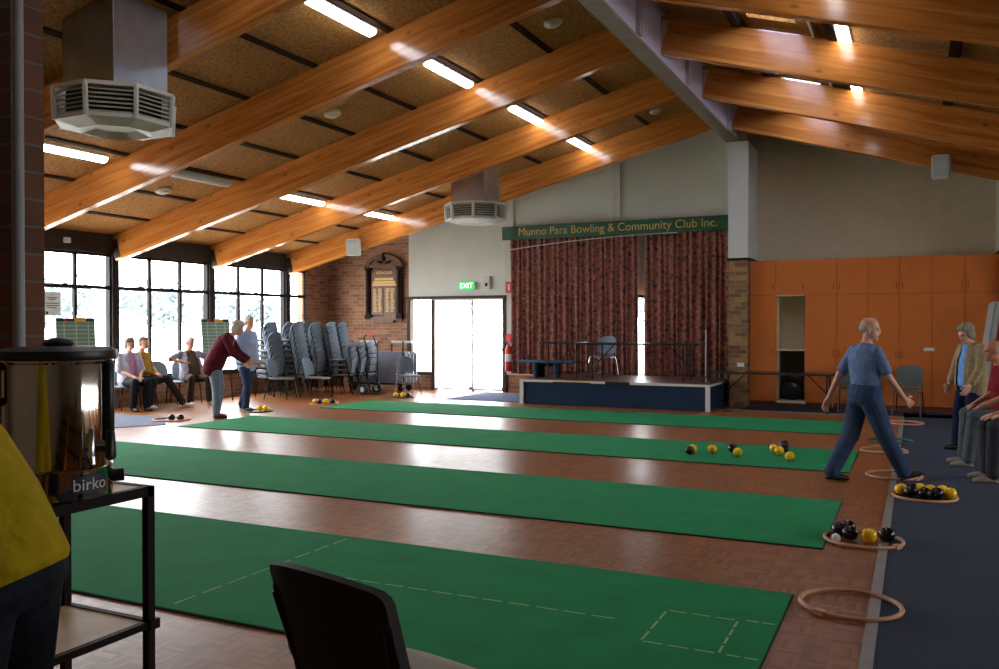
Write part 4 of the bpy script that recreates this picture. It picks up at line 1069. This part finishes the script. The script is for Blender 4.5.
def person(label, loc, yaw, J, c):
    """J: joints in the person's own frame (x forward, y left, z up)."""
    J = {k: V(v) for k, v in J.items()}
    root = thing('person', label, 'person', loc, math.radians(yaw), c.get('group'))
    vox = c.get('vox', .011); fat = c.get('fat', 1.)
    P, C, N_, Hd = J['P'], J['C'], J['N'], J['H']
    W = J.get('W', lerp(P, C, .45)+V((c.get('belly', .01), 0, 0)))
    sh = (J['SL']-J['SR']).normalized(); hp = (J['HL']-J['HR']).normalized()
    def torso(mb, g, top=True, low=0.):
        S = []
        sp0 = (W-P).normalized()
        rows = [(P-sp0*(.11+low), .150, .105, hp), (P-sp0*.02, .178*fat, .128*fat, hp), (W-V((0, 0, 0)), .160*fat, .118*fat, (hp+sh).normalized()), (lerp(W, C, .6), .168*fat**.6, .122*fat**.7, sh),
                (C, .178, .118, sh), (lerp(C, N_, .5), .165, .095, sh), (lerp(C, N_, .82), .10, .072, sh)]
        if low < -.1: rows = [(P+sp0*.04, .158*fat, .115*fat, hp)]+rows[2:]
        rows.append((N_, .058, .058, sh) if top else (lerp(C, N_, .97), .056, .056, sh))
        for i, (p, a, b, s) in enumerate(rows):
            q = rows[min(i+1, len(rows)-1)][0]-rows[max(i-1, 0)][0]
            fwd = s.cross(q.normalized()).normalized()
            k = 1. if i < 5 else .6
            S.append((p, s*(a+g*k), fwd*(b+g*k)))
        mb.loft(S, 20)
    # --- head frame
    hf = J['hf'].normalized() if 'hf' in J else V((1, 0, 0))
    hu = J['hu'].normalized() if 'hu' in J else UP
    hs = hu.cross(hf).normalized(); hu = hf.cross(hs).normalized()
    def HP(f, s, u): return Hd+hf*f+hs*s+hu*u
    b = MB()
    torso(b, 0)
    b.capsule(N_-(Hd-N_)*.2, HP(-.015, 0, -.06), .056, .052)
    b.ell(HP(-.012, 0, .035), hs*.074, hf*.094, hu*.088)
    b.ell(HP(.022, 0, -.04), hs*.058, hf*.066, hu*.078)
    b.ell(HP(.07, 0, -.095), hs*.024, hf*.02, hu*.018)
    b.ell(HP(.092, 0, -.015), hs*.012, hf*.016, hu*.03)
    b.ell(HP(.095, 0, -.03), hs*.016, hf*.012, hu*.012)
    b.ell(HP(.075, 0, .022), hs*.05, hf*.014, hu*.012)
    for s in (-1, 1): b.ell(HP(-.012, s*.076, -.012), hs*.01, hf*.02-hu*.004, hu*.034)
    for s in 'LR':
        b.capsule(J['S'+s], J['E'+s], .05, .041); b.capsule(J['E'+s], J['W'+s], .041, .028)
        b.capsule(J['H'+s], J['K'+s], .088*fat**.5, .058); b.capsule(J['K'+s], J['A'+s], .056, .037)
        b.capsule(lerp(C, J['S'+s], .55), J['S'+s]-V((0, 0, .012)), .07, .05)
        # palm
        d = (J['D'+s]-J['W'+s]).normalized() if 'D'+s in J else (J['W'+s]-J['E'+s]).normalized()
        pn = J.get('n'+s, V((0, -1 if s == 'L' else 1, 0))); pn = (pn-d*pn.dot(d)).normalized(); tv = pn.cross(d)*(-1 if s == 'L' else 1)
        tv = tv if tv.dot(V((1, 0, .3))) > 0 else -tv
        b.capsule(J['W'+s], J['W'+s]+d*.03, .026, .03)
        b.ell(J['W'+s]+d*.055, d*.052, tv*.042, pn*.017)
    body = remesh(b, vox, 5)
    # fingers, eyes and lips grow out of the body surface
    x = MB(); sk = c['skin']
    for s in 'LR':
        d = (J['D'+s]-J['W'+s]).normalized() if 'D'+s in J else (J['W'+s]-J['E'+s]).normalized()
        pn = J.get('n'+s, V((0, -1 if s == 'L' else 1, 0))); pn = (pn-d*pn.dot(d)).normalized(); tv = pn.cross(d)
        tv = tv if tv.dot(V((1, 0, .3))) > 0 else -tv
        curl = c.get('curl', .35)
        for k, (off, ln) in enumerate(((.03, .072), (.01, .08), (-.01, .075), (-.029, .06))):
            p = J['W'+s]+d*.085+tv*off; pts = [p-d*.02]; dirn = (d+tv*off*1.5).normalized()
            for q in range(4):
                pts.append(p); p = p+dirn*ln/3; dirn = (dirn*math.cos(curl)+pn*math.sin(curl)).normalized()
            x.tube(pts, [.0095, .0095, .009, .0085, .007], 8, sk)
        p = J['W'+s]+d*.03+tv*.03
        x.tube([p-tv*.012, p+tv*.02+d*.015, p+tv*.035+d*.04+pn*.008, p+tv*.035+d*.06+pn*.018], [.012, .011, .01, .008], 8, sk)
    for s in (-1, 1): x.ell(HP(.073, s*.03, .002), hs*.011, hf*.008, hu*.007, 10, 6, EYE)
    x.ell(HP(.083, 0, -.066), hs*.022, hf*.008, hu*.007, 10, 6, LIP)
    xm = x.mesh('face_and_fingers')
    bm = bmesh.new(); bm.from_mesh(body); n0 = len(bm.faces); bm.from_mesh(xm)
    for f in bm.faces: f.smooth = True
    bm.faces.ensure_lookup_table()
    body.materials.clear()
    for m_ in [sk]+[q for q in x.mats if q != sk]: body.materials.append(m_)
    mp = [([sk]+[q for q in x.mats if q != sk]).index(q) for q in x.mats]
    for i, f in enumerate(bm.faces): f.material_index = 0 if i < n0 else mp[f.material_index]
    bm.to_mesh(body); bm.free(); bpy.data.meshes.remove(xm)
    o = bpy.data.objects.new('body', body); COL.objects.link(o); o.parent = root
    def kid(name, mb, mt, it=5, voxel=None, cut=None, label=None):
        me = remesh(mb, voxel or vox, it, name)
        if cut:
            bm = bmesh.new(); bm.from_mesh(me)
            bmesh.ops.delete(bm, geom=[f for f in bm.faces if cut(f.calc_center_median())], context='FACES'); bm.to_mesh(me); bm.free()
            me.polygons.foreach_set('use_smooth', [True]*len(me.polygons))
        me.materials.clear(); me.materials.append(mt)
        k = bpy.data.objects.new(name, me); COL.objects.link(k); k.parent = root
        if label: k['label'] = label
        return k
    def sleeve(mb, g, frac):
        for s in 'LR':
            S_, E_2, W_2 = J['S'+s], J['E'+s], J['W'+s]
            mb.capsule(lerp(C, S_, .55), S_-V((0, 0, .012)), .072+g, .052+g)
            if frac <= 1: mb.capsule(S_, lerp(S_, E_2, frac), .054+g, .056+g)
            else:
                mb.capsule(S_, E_2, .055+g, .046+g); mb.capsule(E_2, lerp(E_2, W_2, frac-1), .046+g, .036+g)
    # --- shirt
    sb = MB(); torso(sb, .014, False, c.get('hem', .0)); sleeve(sb, .006, c.get('sleeve', .7))
    kid('shirt', sb, c['shirt'], 9)
    if 'cardigan' in c:
        cb = MB(); torso(cb, .034, False, c.get('chem', .08)); sleeve(cb, .017, c.get('csleeve', 1.85))
        open_ = c.get('open', .055)
        def cut(p):
            # open down the front
            t = max(0, min(1, (p-P).dot((C-P).normalized())/(C-P).length)); ax = lerp(P, C, t); fwd = sh.cross((C-P).normalized())
            side = (p-ax).dot(sh); return (p-ax).dot(fwd) > .04 and abs(side) < open_*(1.0 if p.z < C.z else .8)
        kid('cardigan', cb, c['cardigan'], 5, None, cut)
    # --- trousers
    tb = MB()
    sp0 = (W-P).normalized()
    S = []
    tk = c.get('tuck', 0)
    for p, a, e in ((P+sp0*.10, .166*fat+tk, .122*fat+tk), (P, .182*fat+tk, .134*fat+tk), (P-sp0*.08, .17*fat+tk, .125*fat+tk), (P-sp0*.12, .12, .09)):
        fwd = hp.cross(sp0).normalized(); S.append((p, hp*a, fwd*e))
    tb.loft(S, 20)
    for s in 'LR':
        A = J['A'+s]; K = J['K'+s]
        lg = c.get('leg', 1.08); tb.capsule(J['H'+s]-V((0, 0, .02)), K, .1*fat**.5*lg, .076*lg); tb.capsule(K, lerp(K, A, .97), .074*lg, .066*lg)
    kid('trousers', tb, c['trousers'])
    if 'belt' in c:
        fwd = hp.cross(sp0).normalized(); g = .012
        MB().loft([(P+sp0*z, hp*(.166*fat+g), fwd*(.122*fat+g)) for z in (.075, .11)], 24, None, False).build('belt', c['belt'], root)
    if 'pocket' in c: pass
    # --- shoes
    for s in 'LR':
        A = J['A'+s]; fd = J.get('f'+s, V((1, 0, 0))).normalized(); sd = UP.cross(fd).normalized(); fu = fd.cross(sd)
        if fu.z < 0: fu = -fu
        q = MB()
        q.ell(A+fd*.0-fu*.03, fd*.05, sd*.042, fu*.052); q.ell(A+fd*.075-fu*.05, fd*.1, sd*.046, fu*.036); q.ell(A+fd*.14-fu*.056, fd*.05, sd*.044, fu*.028)
        q.capsule(A-fd*.035-fu*.07, A+fd*.15-fu*.07, .036, .038, 14, None, (fu, .35))
        kid('shoe', q, c['shoe'], 3, .008)
    # --- hair
    hm = c.get('hairstyle', 'short')
    h = MB()
    if hm == 'short':
        h.ell(HP(-.03, 0, .05), hs*.08, hf*.09, hu*.086); h.ell(HP(-.055, 0, .0), hs*.076, hf*.06, hu*.08); h.ell(HP(.02, 0, .095), hs*.06, hf*.06, hu*.035)
    elif hm == 'full':
        h.ell(HP(-.035, 0, .055), hs*.094, hf*.1, hu*.088); h.ell(HP(-.05, 0, -.02), hs*.09, hf*.07, hu*.1)
        for s in (-1, 1): h.ell(HP(-.012, s*.068, .0), hs*.024, hf*.05, hu*.075); h.ell(HP(.035, s*.045, .08), hs*.035, hf*.045, hu*.04)
        h.ell(HP(.04, 0, .088), hs*.05, hf*.048, hu*.034); h.ell(HP(-.02, .03, .12), hs*.05, hf*.06, hu*.03)
    elif hm == 'bald':
        for s in (-1, 1): h.ell(HP(-.03, s*.066, .005), hs*.016, hf*.045, hu*.035)
        h.ell(HP(-.068, 0, .01), hs*.066, hf*.042, hu*.056)
    kid('hair', h, c['hair'], 3, .009)
    if c.get('glasses'):
        g = MB()
        for s in (-1, 1):
            g.tube([HP(.096, s*.032, 0)+hs*.024*math.cos(2*PI*i/14)+hu*.018*math.sin(2*PI*i/14) for i in range(14)], .003, 5, None, True)
            g.tube([HP(.092, s*.056, .004), HP(.0, s*.082, .004)], .003, 5)
        g.tube([HP(.098, -.01, .004), HP(.098, .01, .004)], .003, 5)
        g.build('glasses', M['black'], root)
    return root

def stand(**k):
    J = dict(P=(0, 0, .93), C=(0, 0, 1.3), N=(-.005, 0, 1.47), H=(.03, 0, 1.6), hf=(1, 0, -.05), SL=(0, .175, 1.39), SR=(0, -.175, 1.39), EL=(-.02, .24, 1.11), ER=(-.02, -.24, 1.11),
             WL=(.06, .25, .87), WR=(.06, -.25, .87), HL=(0, .09, .9), HR=(0, -.09, .9), KL=(.02, .1, .5), KR=(.02, -.1, .5), AL=(0, .11, .085), AR=(0, -.11, .085))
    J.update(k); return J
def sit(**k):
    J = dict(P=(0, 0, .56), C=(-.05, 0, .93), N=(-.03, 0, 1.1), H=(.01, 0, 1.23), hf=(1, 0, -.05), SL=(-.05, .175, 1.02), SR=(-.05, -.175, 1.02), EL=(.03, .22, .76), ER=(.03, -.22, .76),
             WL=(.26, .1, .67), WR=(.26, -.1, .67), HL=(.0, .09, .54), HR=(.0, -.09, .54), KL=(.43, .12, .54), KR=(.43, -.12, .54), AL=(.42, .12, .085), AR=(.42, -.12, .085), nL=(0, 0, -1), nR=(0, 0, -1))
    J.update(k); return J

GREYHAIR = mat('hair_grey', (176, 170, 160), .8, bump=.8, bscale=60); WHITEHAIR = mat('hair_white', (196, 190, 182), .8, bump=.8, bscale=60)
BROWNHAIR = mat('hair_brown', (112, 84, 60), .8, bump=.8, bscale=60); DARKHAIR = mat('hair_dark', (84, 80, 76), .8, bump=.8, bscale=60)
SHOEB = mat('shoe_black', (26, 24, 24), .5); SHOEW = mat('shoe_white', (212, 208, 200), .6); SHOET = mat('shoe_beige', (140, 126, 106), .7)
SK1, SK2 = SK['fair'], SK['tan']

# woman in lilac, seated by the window
person('seated woman in lilac cardigan and pink top by the window', (-13.4, 11.68, 0), -14,
       sit(WL=(.3, .05, .63), WR=(.3, -.06, .63), AL=(.44, .1, .085), AR=(.36, -.12, .085), hf=(1, -.3, -.1)),
       dict(skin=SK1, shirt=cloth('pink', (206, 150, 190)), cardigan=cloth('lilac', (188, 184, 208)), csleeve=.95, sleeve=.6, trousers=cloth('black_trousers', (24, 24, 30)), shoe=SHOEB, hair=BROWNHAIR, hairstyle='full', fat=1.12, glasses=True, chem=.04, open=.07))
person('seated man in mustard shirt with one leg stretched out', (-13.55, 12.12, 0), 6,
       sit(H=(.03, 0, 1.25), KL=(.44, .16, .56), AL=(.66, .36, .085), KR=(.4, -.14, .54), AR=(.3, -.16, .085), fL=(.95, .2, 0), WL=(.32, .04, .66), WR=(.32, -.04, .66), hf=(1, -.15, -.05)),
       dict(skin=SK2, shirt=cloth('mustard', (166, 130, 52)), sleeve=1.9, trousers=cloth('charcoal', (44, 42, 42)), shoe=SHOEW, hair=DARKHAIR, fat=1.1))
person('seated man in brown vest and grey jacket, elbow over chair back', (-13.38, 13.2, 0), -24,
       sit(P=(.02, 0, .56), C=(-.1, 0, .92), N=(-.09, 0, 1.1), H=(-.04, 0, 1.23), SL=(-.1, .18, 1.02), SR=(-.1, -.18, 1.02), EL=(-.12, .42, .9), WL=(.08, .3, .8), ER=(-.05, -.42, .9), WR=(.08, -.2, .86),
           KL=(.46, .18, .55), AL=(.48, .2, .085), KR=(.45, -.16, .53), AR=(.42, -.18, .085), hf=(1, .25, -.35)),
       dict(skin=SK2, shirt=cloth('brown_vest', (86, 72, 58)), cardigan=cloth('grey_jacket', (150, 150, 164)), csleeve=.8, open=.12, chem=.04, sleeve=.9, trousers=cloth('brown_trousers', (70, 56, 42)), shoe=SHOEW, hair=GREYHAIR, fat=1.25, belly=.05))
# woman in maroon stooping to bowl; she faces across the view
person('woman in maroon cardigan stooping forward with hands held out', (-10.88, 11.34, 0), IMG+4,
       stand(P=(-.06, 0, .94), W=(.03, 0, 1.13), C=(.14, 0, 1.32), N=(.25, 0, 1.44), H=(.35, 0, 1.545), hf=(1, -.1, -.45), hu=(.42, 0, .9), SL=(.18, .17, 1.38), SR=(.18, -.17, 1.38), EL=(.32, .2, 1.12), ER=(.3, -.2, 1.12),
             WL=(.52, .1, 1.0), WR=(.5, -.1, .97), DL=(.75, .06, .95), DR=(.72, -.08, .88), nL=(0, -.3, 1), nR=(0, .3, 1), HL=(-.05, .08, .9), HR=(-.05, -.08, .9), KL=(.02, .09, .5), KR=(.0, -.09, .5), AL=(-.05, .1, .085), AR=(.0, -.1, .085)),
       dict(skin=SK1, shirt=cloth('cream_blouse', (206, 196, 164)), cardigan=cloth('maroon', (92, 24, 38)), csleeve=1.85, sleeve=.8, trousers=cloth('grey_slacks', (122, 134, 150)), shoe=mat('shoe_plum', (66, 32, 40), .5), hair=WHITEHAIR, hairstyle='full', fat=1.1, chem=.1, open=.05, curl=.25))
person('person in light blue top and jeans standing behind the woman in maroon', along(16.3, (247-499.5)/FPX*16.3), IMG-28,
       stand(P=(0, 0, .95), C=(0, 0, 1.34), N=(.02, 0, 1.51), H=(.06, 0, 1.645), SL=(0, .19, 1.43), SR=(0, -.19, 1.43), EL=(-.04, .29, 1.16), ER=(.02, -.29, 1.14), WL=(.06, .24, .93), WR=(.14, -.22, .93), KL=(-.08, .1, .5), AL=(-.26, .12, .085), KR=(.1, -.1, .5), AR=(.08, -.12, .085), hf=(1, -.15, -.2)),
       dict(skin=SK1, shirt=cloth('pale_blue', (164, 188, 224)), sleeve=.9, hem=.1, trousers=cloth('dark_jeans', (44, 56, 82)), shoe=SHOEB, hair=WHITEHAIR, fat=1.4))
# man walking away across the third mat
person('balding man in blue short-sleeved shirt and jeans, walking', along(8.85, (865-499.5)/FPX*8.85), 28,
       stand(P=(0, 0, .9), C=(.0, 0, 1.26), N=(.02, 0, 1.43), H=(.05, -.01, 1.565), hf=(1, -.55, -.12), SL=(-.05, .15, 1.345), SR=(.05, -.155, 1.345), EL=(-.18, .19, 1.09), ER=(.15, -.2, 1.09), WL=(-.27, .24, .85), WR=(.33, -.16, .87),
             DL=(-.31, .26, .72), DR=(.44, -.12, .79), HL=(-.02, .09, .87), HR=(.02, -.09, .87), KL=(-.1, .1, .47), AL=(-.3, .1, .09), KR=(.17, -.1, .48), AR=(.36, -.1, .12), fL=(.97, 0, -.05), fR=(.95, -.1, .28)),
       dict(skin=SK1, shirt=cloth('mid_blue', (104, 128, 168)), sleeve=.75, trousers=cloth('jeans', (56, 74, 104)), shoe=SHOEB, hair=GREYHAIR, hairstyle='bald', fat=.98, leg=1.22, hem=-.14, tuck=.024, vox=.009))
person('woman in beige cardigan over blue top standing by the seats', along(11.1, (967-499.5)/FPX*11.1), 180+IMG+8,
       stand(P=(-.06, 0, .88), C=(-.08, 0, 1.23), N=(-.04, 0, 1.385), H=(.02, .0, 1.495), hf=(1, .1, -.35), hu=(.3, 0, .95), SL=(-.07, .17, 1.305), SR=(-.07, -.17, 1.305), EL=(-.02, .24, 1.07), ER=(-.02, -.24, 1.07), WL=(.12, .22, .85), WR=(.08, -.22, .85), HL=(-.05, .085, .87), HR=(-.05, -.085, .87), KL=(0, .09, .48), KR=(.04, -.09, .48), AL=(0, .1, .085), AR=(.06, -.1, .085)),
       dict(skin=SK1, shirt=cloth('sky_blue', (110, 160, 220)), cardigan=cloth('beige', (150, 130, 96)), csleeve=1.8, sleeve=.6, trousers=cloth('navy', (26, 30, 56)), shoe=SHOEB, hair=mat('hair_ash', (132, 120, 102), .8, bump=.8, bscale=60), hairstyle='full', fat=1.08, chem=.06, open=.075, vox=.009))
person('bald man in red shirt seated at the edge of the carpet', (1.05, 11.37, 0), 180+IMG-12,
       sit(P=(.08, 0, .6), C=(.15, 0, 1.0), N=(.2, 0, 1.17), H=(.27, 0, 1.31), SL=(.15, .18, 1.1), SR=(.15, -.18, 1.1), HL=(.08, .09, .56), HR=(.08, -.09, .56), EL=(.2, .23, .82), ER=(.2, -.23, .82), WL=(.42, .12, .69), WR=(.42, -.14, .69), KL=(.5, .13, .58), KR=(.5, -.13, .58), AL=(.56, .13, .085), AR=(.52, -.16, .085)),
       dict(skin=SK2, shirt=cloth('red_shirt', (128, 26, 34)), sleeve=.8, trousers=cloth('green_grey', (84, 94, 96)), shoe=SHOET, hair=GREYHAIR, hairstyle='bald', fat=1.15, vox=.009))
person('player in white sleeves and dark trousers seated in front of the bald man', (1.16, 10.32, 0), 180+IMG-12,
       sit(P=(0, 0, .57), WL=(.4, .08, .68), WR=(.4, -.1, .68), KL=(.48, .13, .57), KR=(.48, -.13, .57), AL=(.5, .14, .085), AR=(.46, -.16, .085)),
       dict(skin=SK1, shirt=cloth('white_top', (206, 206, 200)), sleeve=1.8, trousers=cloth('dark_grey', (58, 58, 64)), shoe=SHOET, hair=WHITEHAIR, hairstyle='full', fat=1.1, vox=.009))
# person in yellow close to the camera, leaning over towards the counter
person('person in yellow shirt and dark jeans leaning forward beside the urn', along(2.2, (-7-499.5)/FPX*2.2), 180+IMG-4,
       stand(P=(0, 0, .985), W=(.06, 0, 1.14), C=(.2, 0, 1.35), N=(.3, 0, 1.48), H=(.4, 0, 1.6), hf=(1, 0, -.3), hu=(.3, 0, 1), SL=(.22, .19, 1.41), SR=(.22, -.19, 1.41), EL=(.33, .22, 1.18), ER=(.33, -.22, 1.18), WL=(.62, .18, 1.1), WR=(.62, -.18, 1.1),
             nL=(0, 0, -1), nR=(0, 0, -1), HL=(0, .1, .92), HR=(0, -.1, .92), KL=(.03, .12, .5), KR=(.03, -.12, .5)),
       dict(skin=SK1, shirt=cloth('yellow', (172, 146, 8)), sleeve=.9, hem=-.03, trousers=cloth('black_jeans', (30, 34, 42)), shoe=SHOEB, hair=BROWNHAIR, fat=1.15, vox=.009))

# grey panel leaning in the corner behind the standing woman
o = MB().box(-.06, .06, -.12, .12, 0, 2.0).build('leaning_panel', mat('grey_foam', (150, 152, 148), .7), None, .03)
o.location = (.95, 17.1, .03); o.rotation_euler = (0, .16, math.radians(25)); tag(o, 'tall grey padded panel leaning beside the cupboards', 'panel')

# ------------------------------------------------------------------ outside
struct('ground_outside', MB().box(XR+.22, 40, -30, YB+.26, -.2, -.05).box(-60, 40, YB+.26, 60, -.2, -.05).box(-60, XL-.26, -30, YB+.26, -.2, -.05), M['concrete'], 'sunlit pale ground outside the windows', 'ground')
for i, (x, y, h) in enumerate(((-44, 31, 4.6), (-48, 36, 5.2), (-42, 40, 4.2), (-50, 46, 5.6), (-46, 25, 4.4), (-52, 54, 5.4), (-43, 48, 4.2), (-18, 56, 5.5), (-28, 54, 5.6))):
    t = thing('gum_tree', 'pale washed-out tree outside the windows, number unclear in the glare', 'tree', (x, y, -.05), 0, 'trees outside the windows')
    MB().tube([(0, 0, 0), (.1, .1, h*.35), (-.1, .2, h*.7)], [.22, .17, .08], 8).build('trunk', M['bark'], t)
    L_ = MB()
    for q in range(420):
        a = random.uniform(0, 6.28); e = random.gauss(0, .5); rr = h*.45*random.random()**.4
        p = V((rr*math.cos(a), rr*math.sin(a), h*.6+e*h*.2)); u1 = V((random.gauss(0, 1), random.gauss(0, 1), random.gauss(0, 1))).normalized()*.32; u2 = u1.orthogonal().normalized()*.16
        L_.add([p-u1, p+u2, p+u1, p-u2], [(0, 1, 2, 3)])
    L_.build('crown', M['leaf'], t, 0, 0, False)
TL = ['pale tree straight outside the middle window bays', 'taller pale tree outside, behind the first', 'small pale tree outside near the corner window', 'big pale tree far outside', 'pale tree outside the notice window', 'distant pale tree toward the corner', 'small distant pale tree', 'pale tree outside the glass door', 'pale tree beyond the stage window']
for t, lb in zip([o for o in bpy.data.objects if o.name.startswith('gum_tree')], TL): t['label'] = lb

# ------------------------------------------------------------------ light
wd = bpy.data.worlds.new('overcast'); bpy.context.scene.world = wd; wd.use_nodes = True
bg = wd.node_tree.nodes['Background']; bg.inputs['Color'].default_value = (.93, .97, 1.0, 1); bg.inputs['Strength'].default_value = 17.0
def portal(loc, rot, sx, sy):
    l = bpy.data.lights.new('daylight_portal', 'AREA'); l.shape = 'RECTANGLE'; l.size = sx; l.size_y = sy; l.cycles.is_portal = True
    o = bpy.data.objects.new('daylight_portal', l); COL.objects.link(o); o.location = loc; o.rotation_euler = rot
portal((XL-.15, 12.4, 1.73), (0, -PI/2, 0), 2.4, 10.6)
portal(((DX0+DX1)/2, YB+.2, 1.15), (-PI/2, 0, 0), 2.6, 2.3)
portal((XR+.15, 9.5, 2.35), (0, PI/2, 0), .9, 11)
portal((-6.1, YB+.2, 1.4), (-PI/2, 0, 0), 4.9, 1.9)
sc = bpy.context.scene
sc.view_settings.view_transform = 'Standard'; sc.view_settings.look = 'None'; sc.view_settings.exposure = .05; sc.view_settings.gamma = 1.
sc.cycles.max_bounces = 8; sc.cycles.diffuse_bounces = 4; sc.cycles.transparent_max_bounces = 12; sc.cycles.sample_clamp_indirect = 6
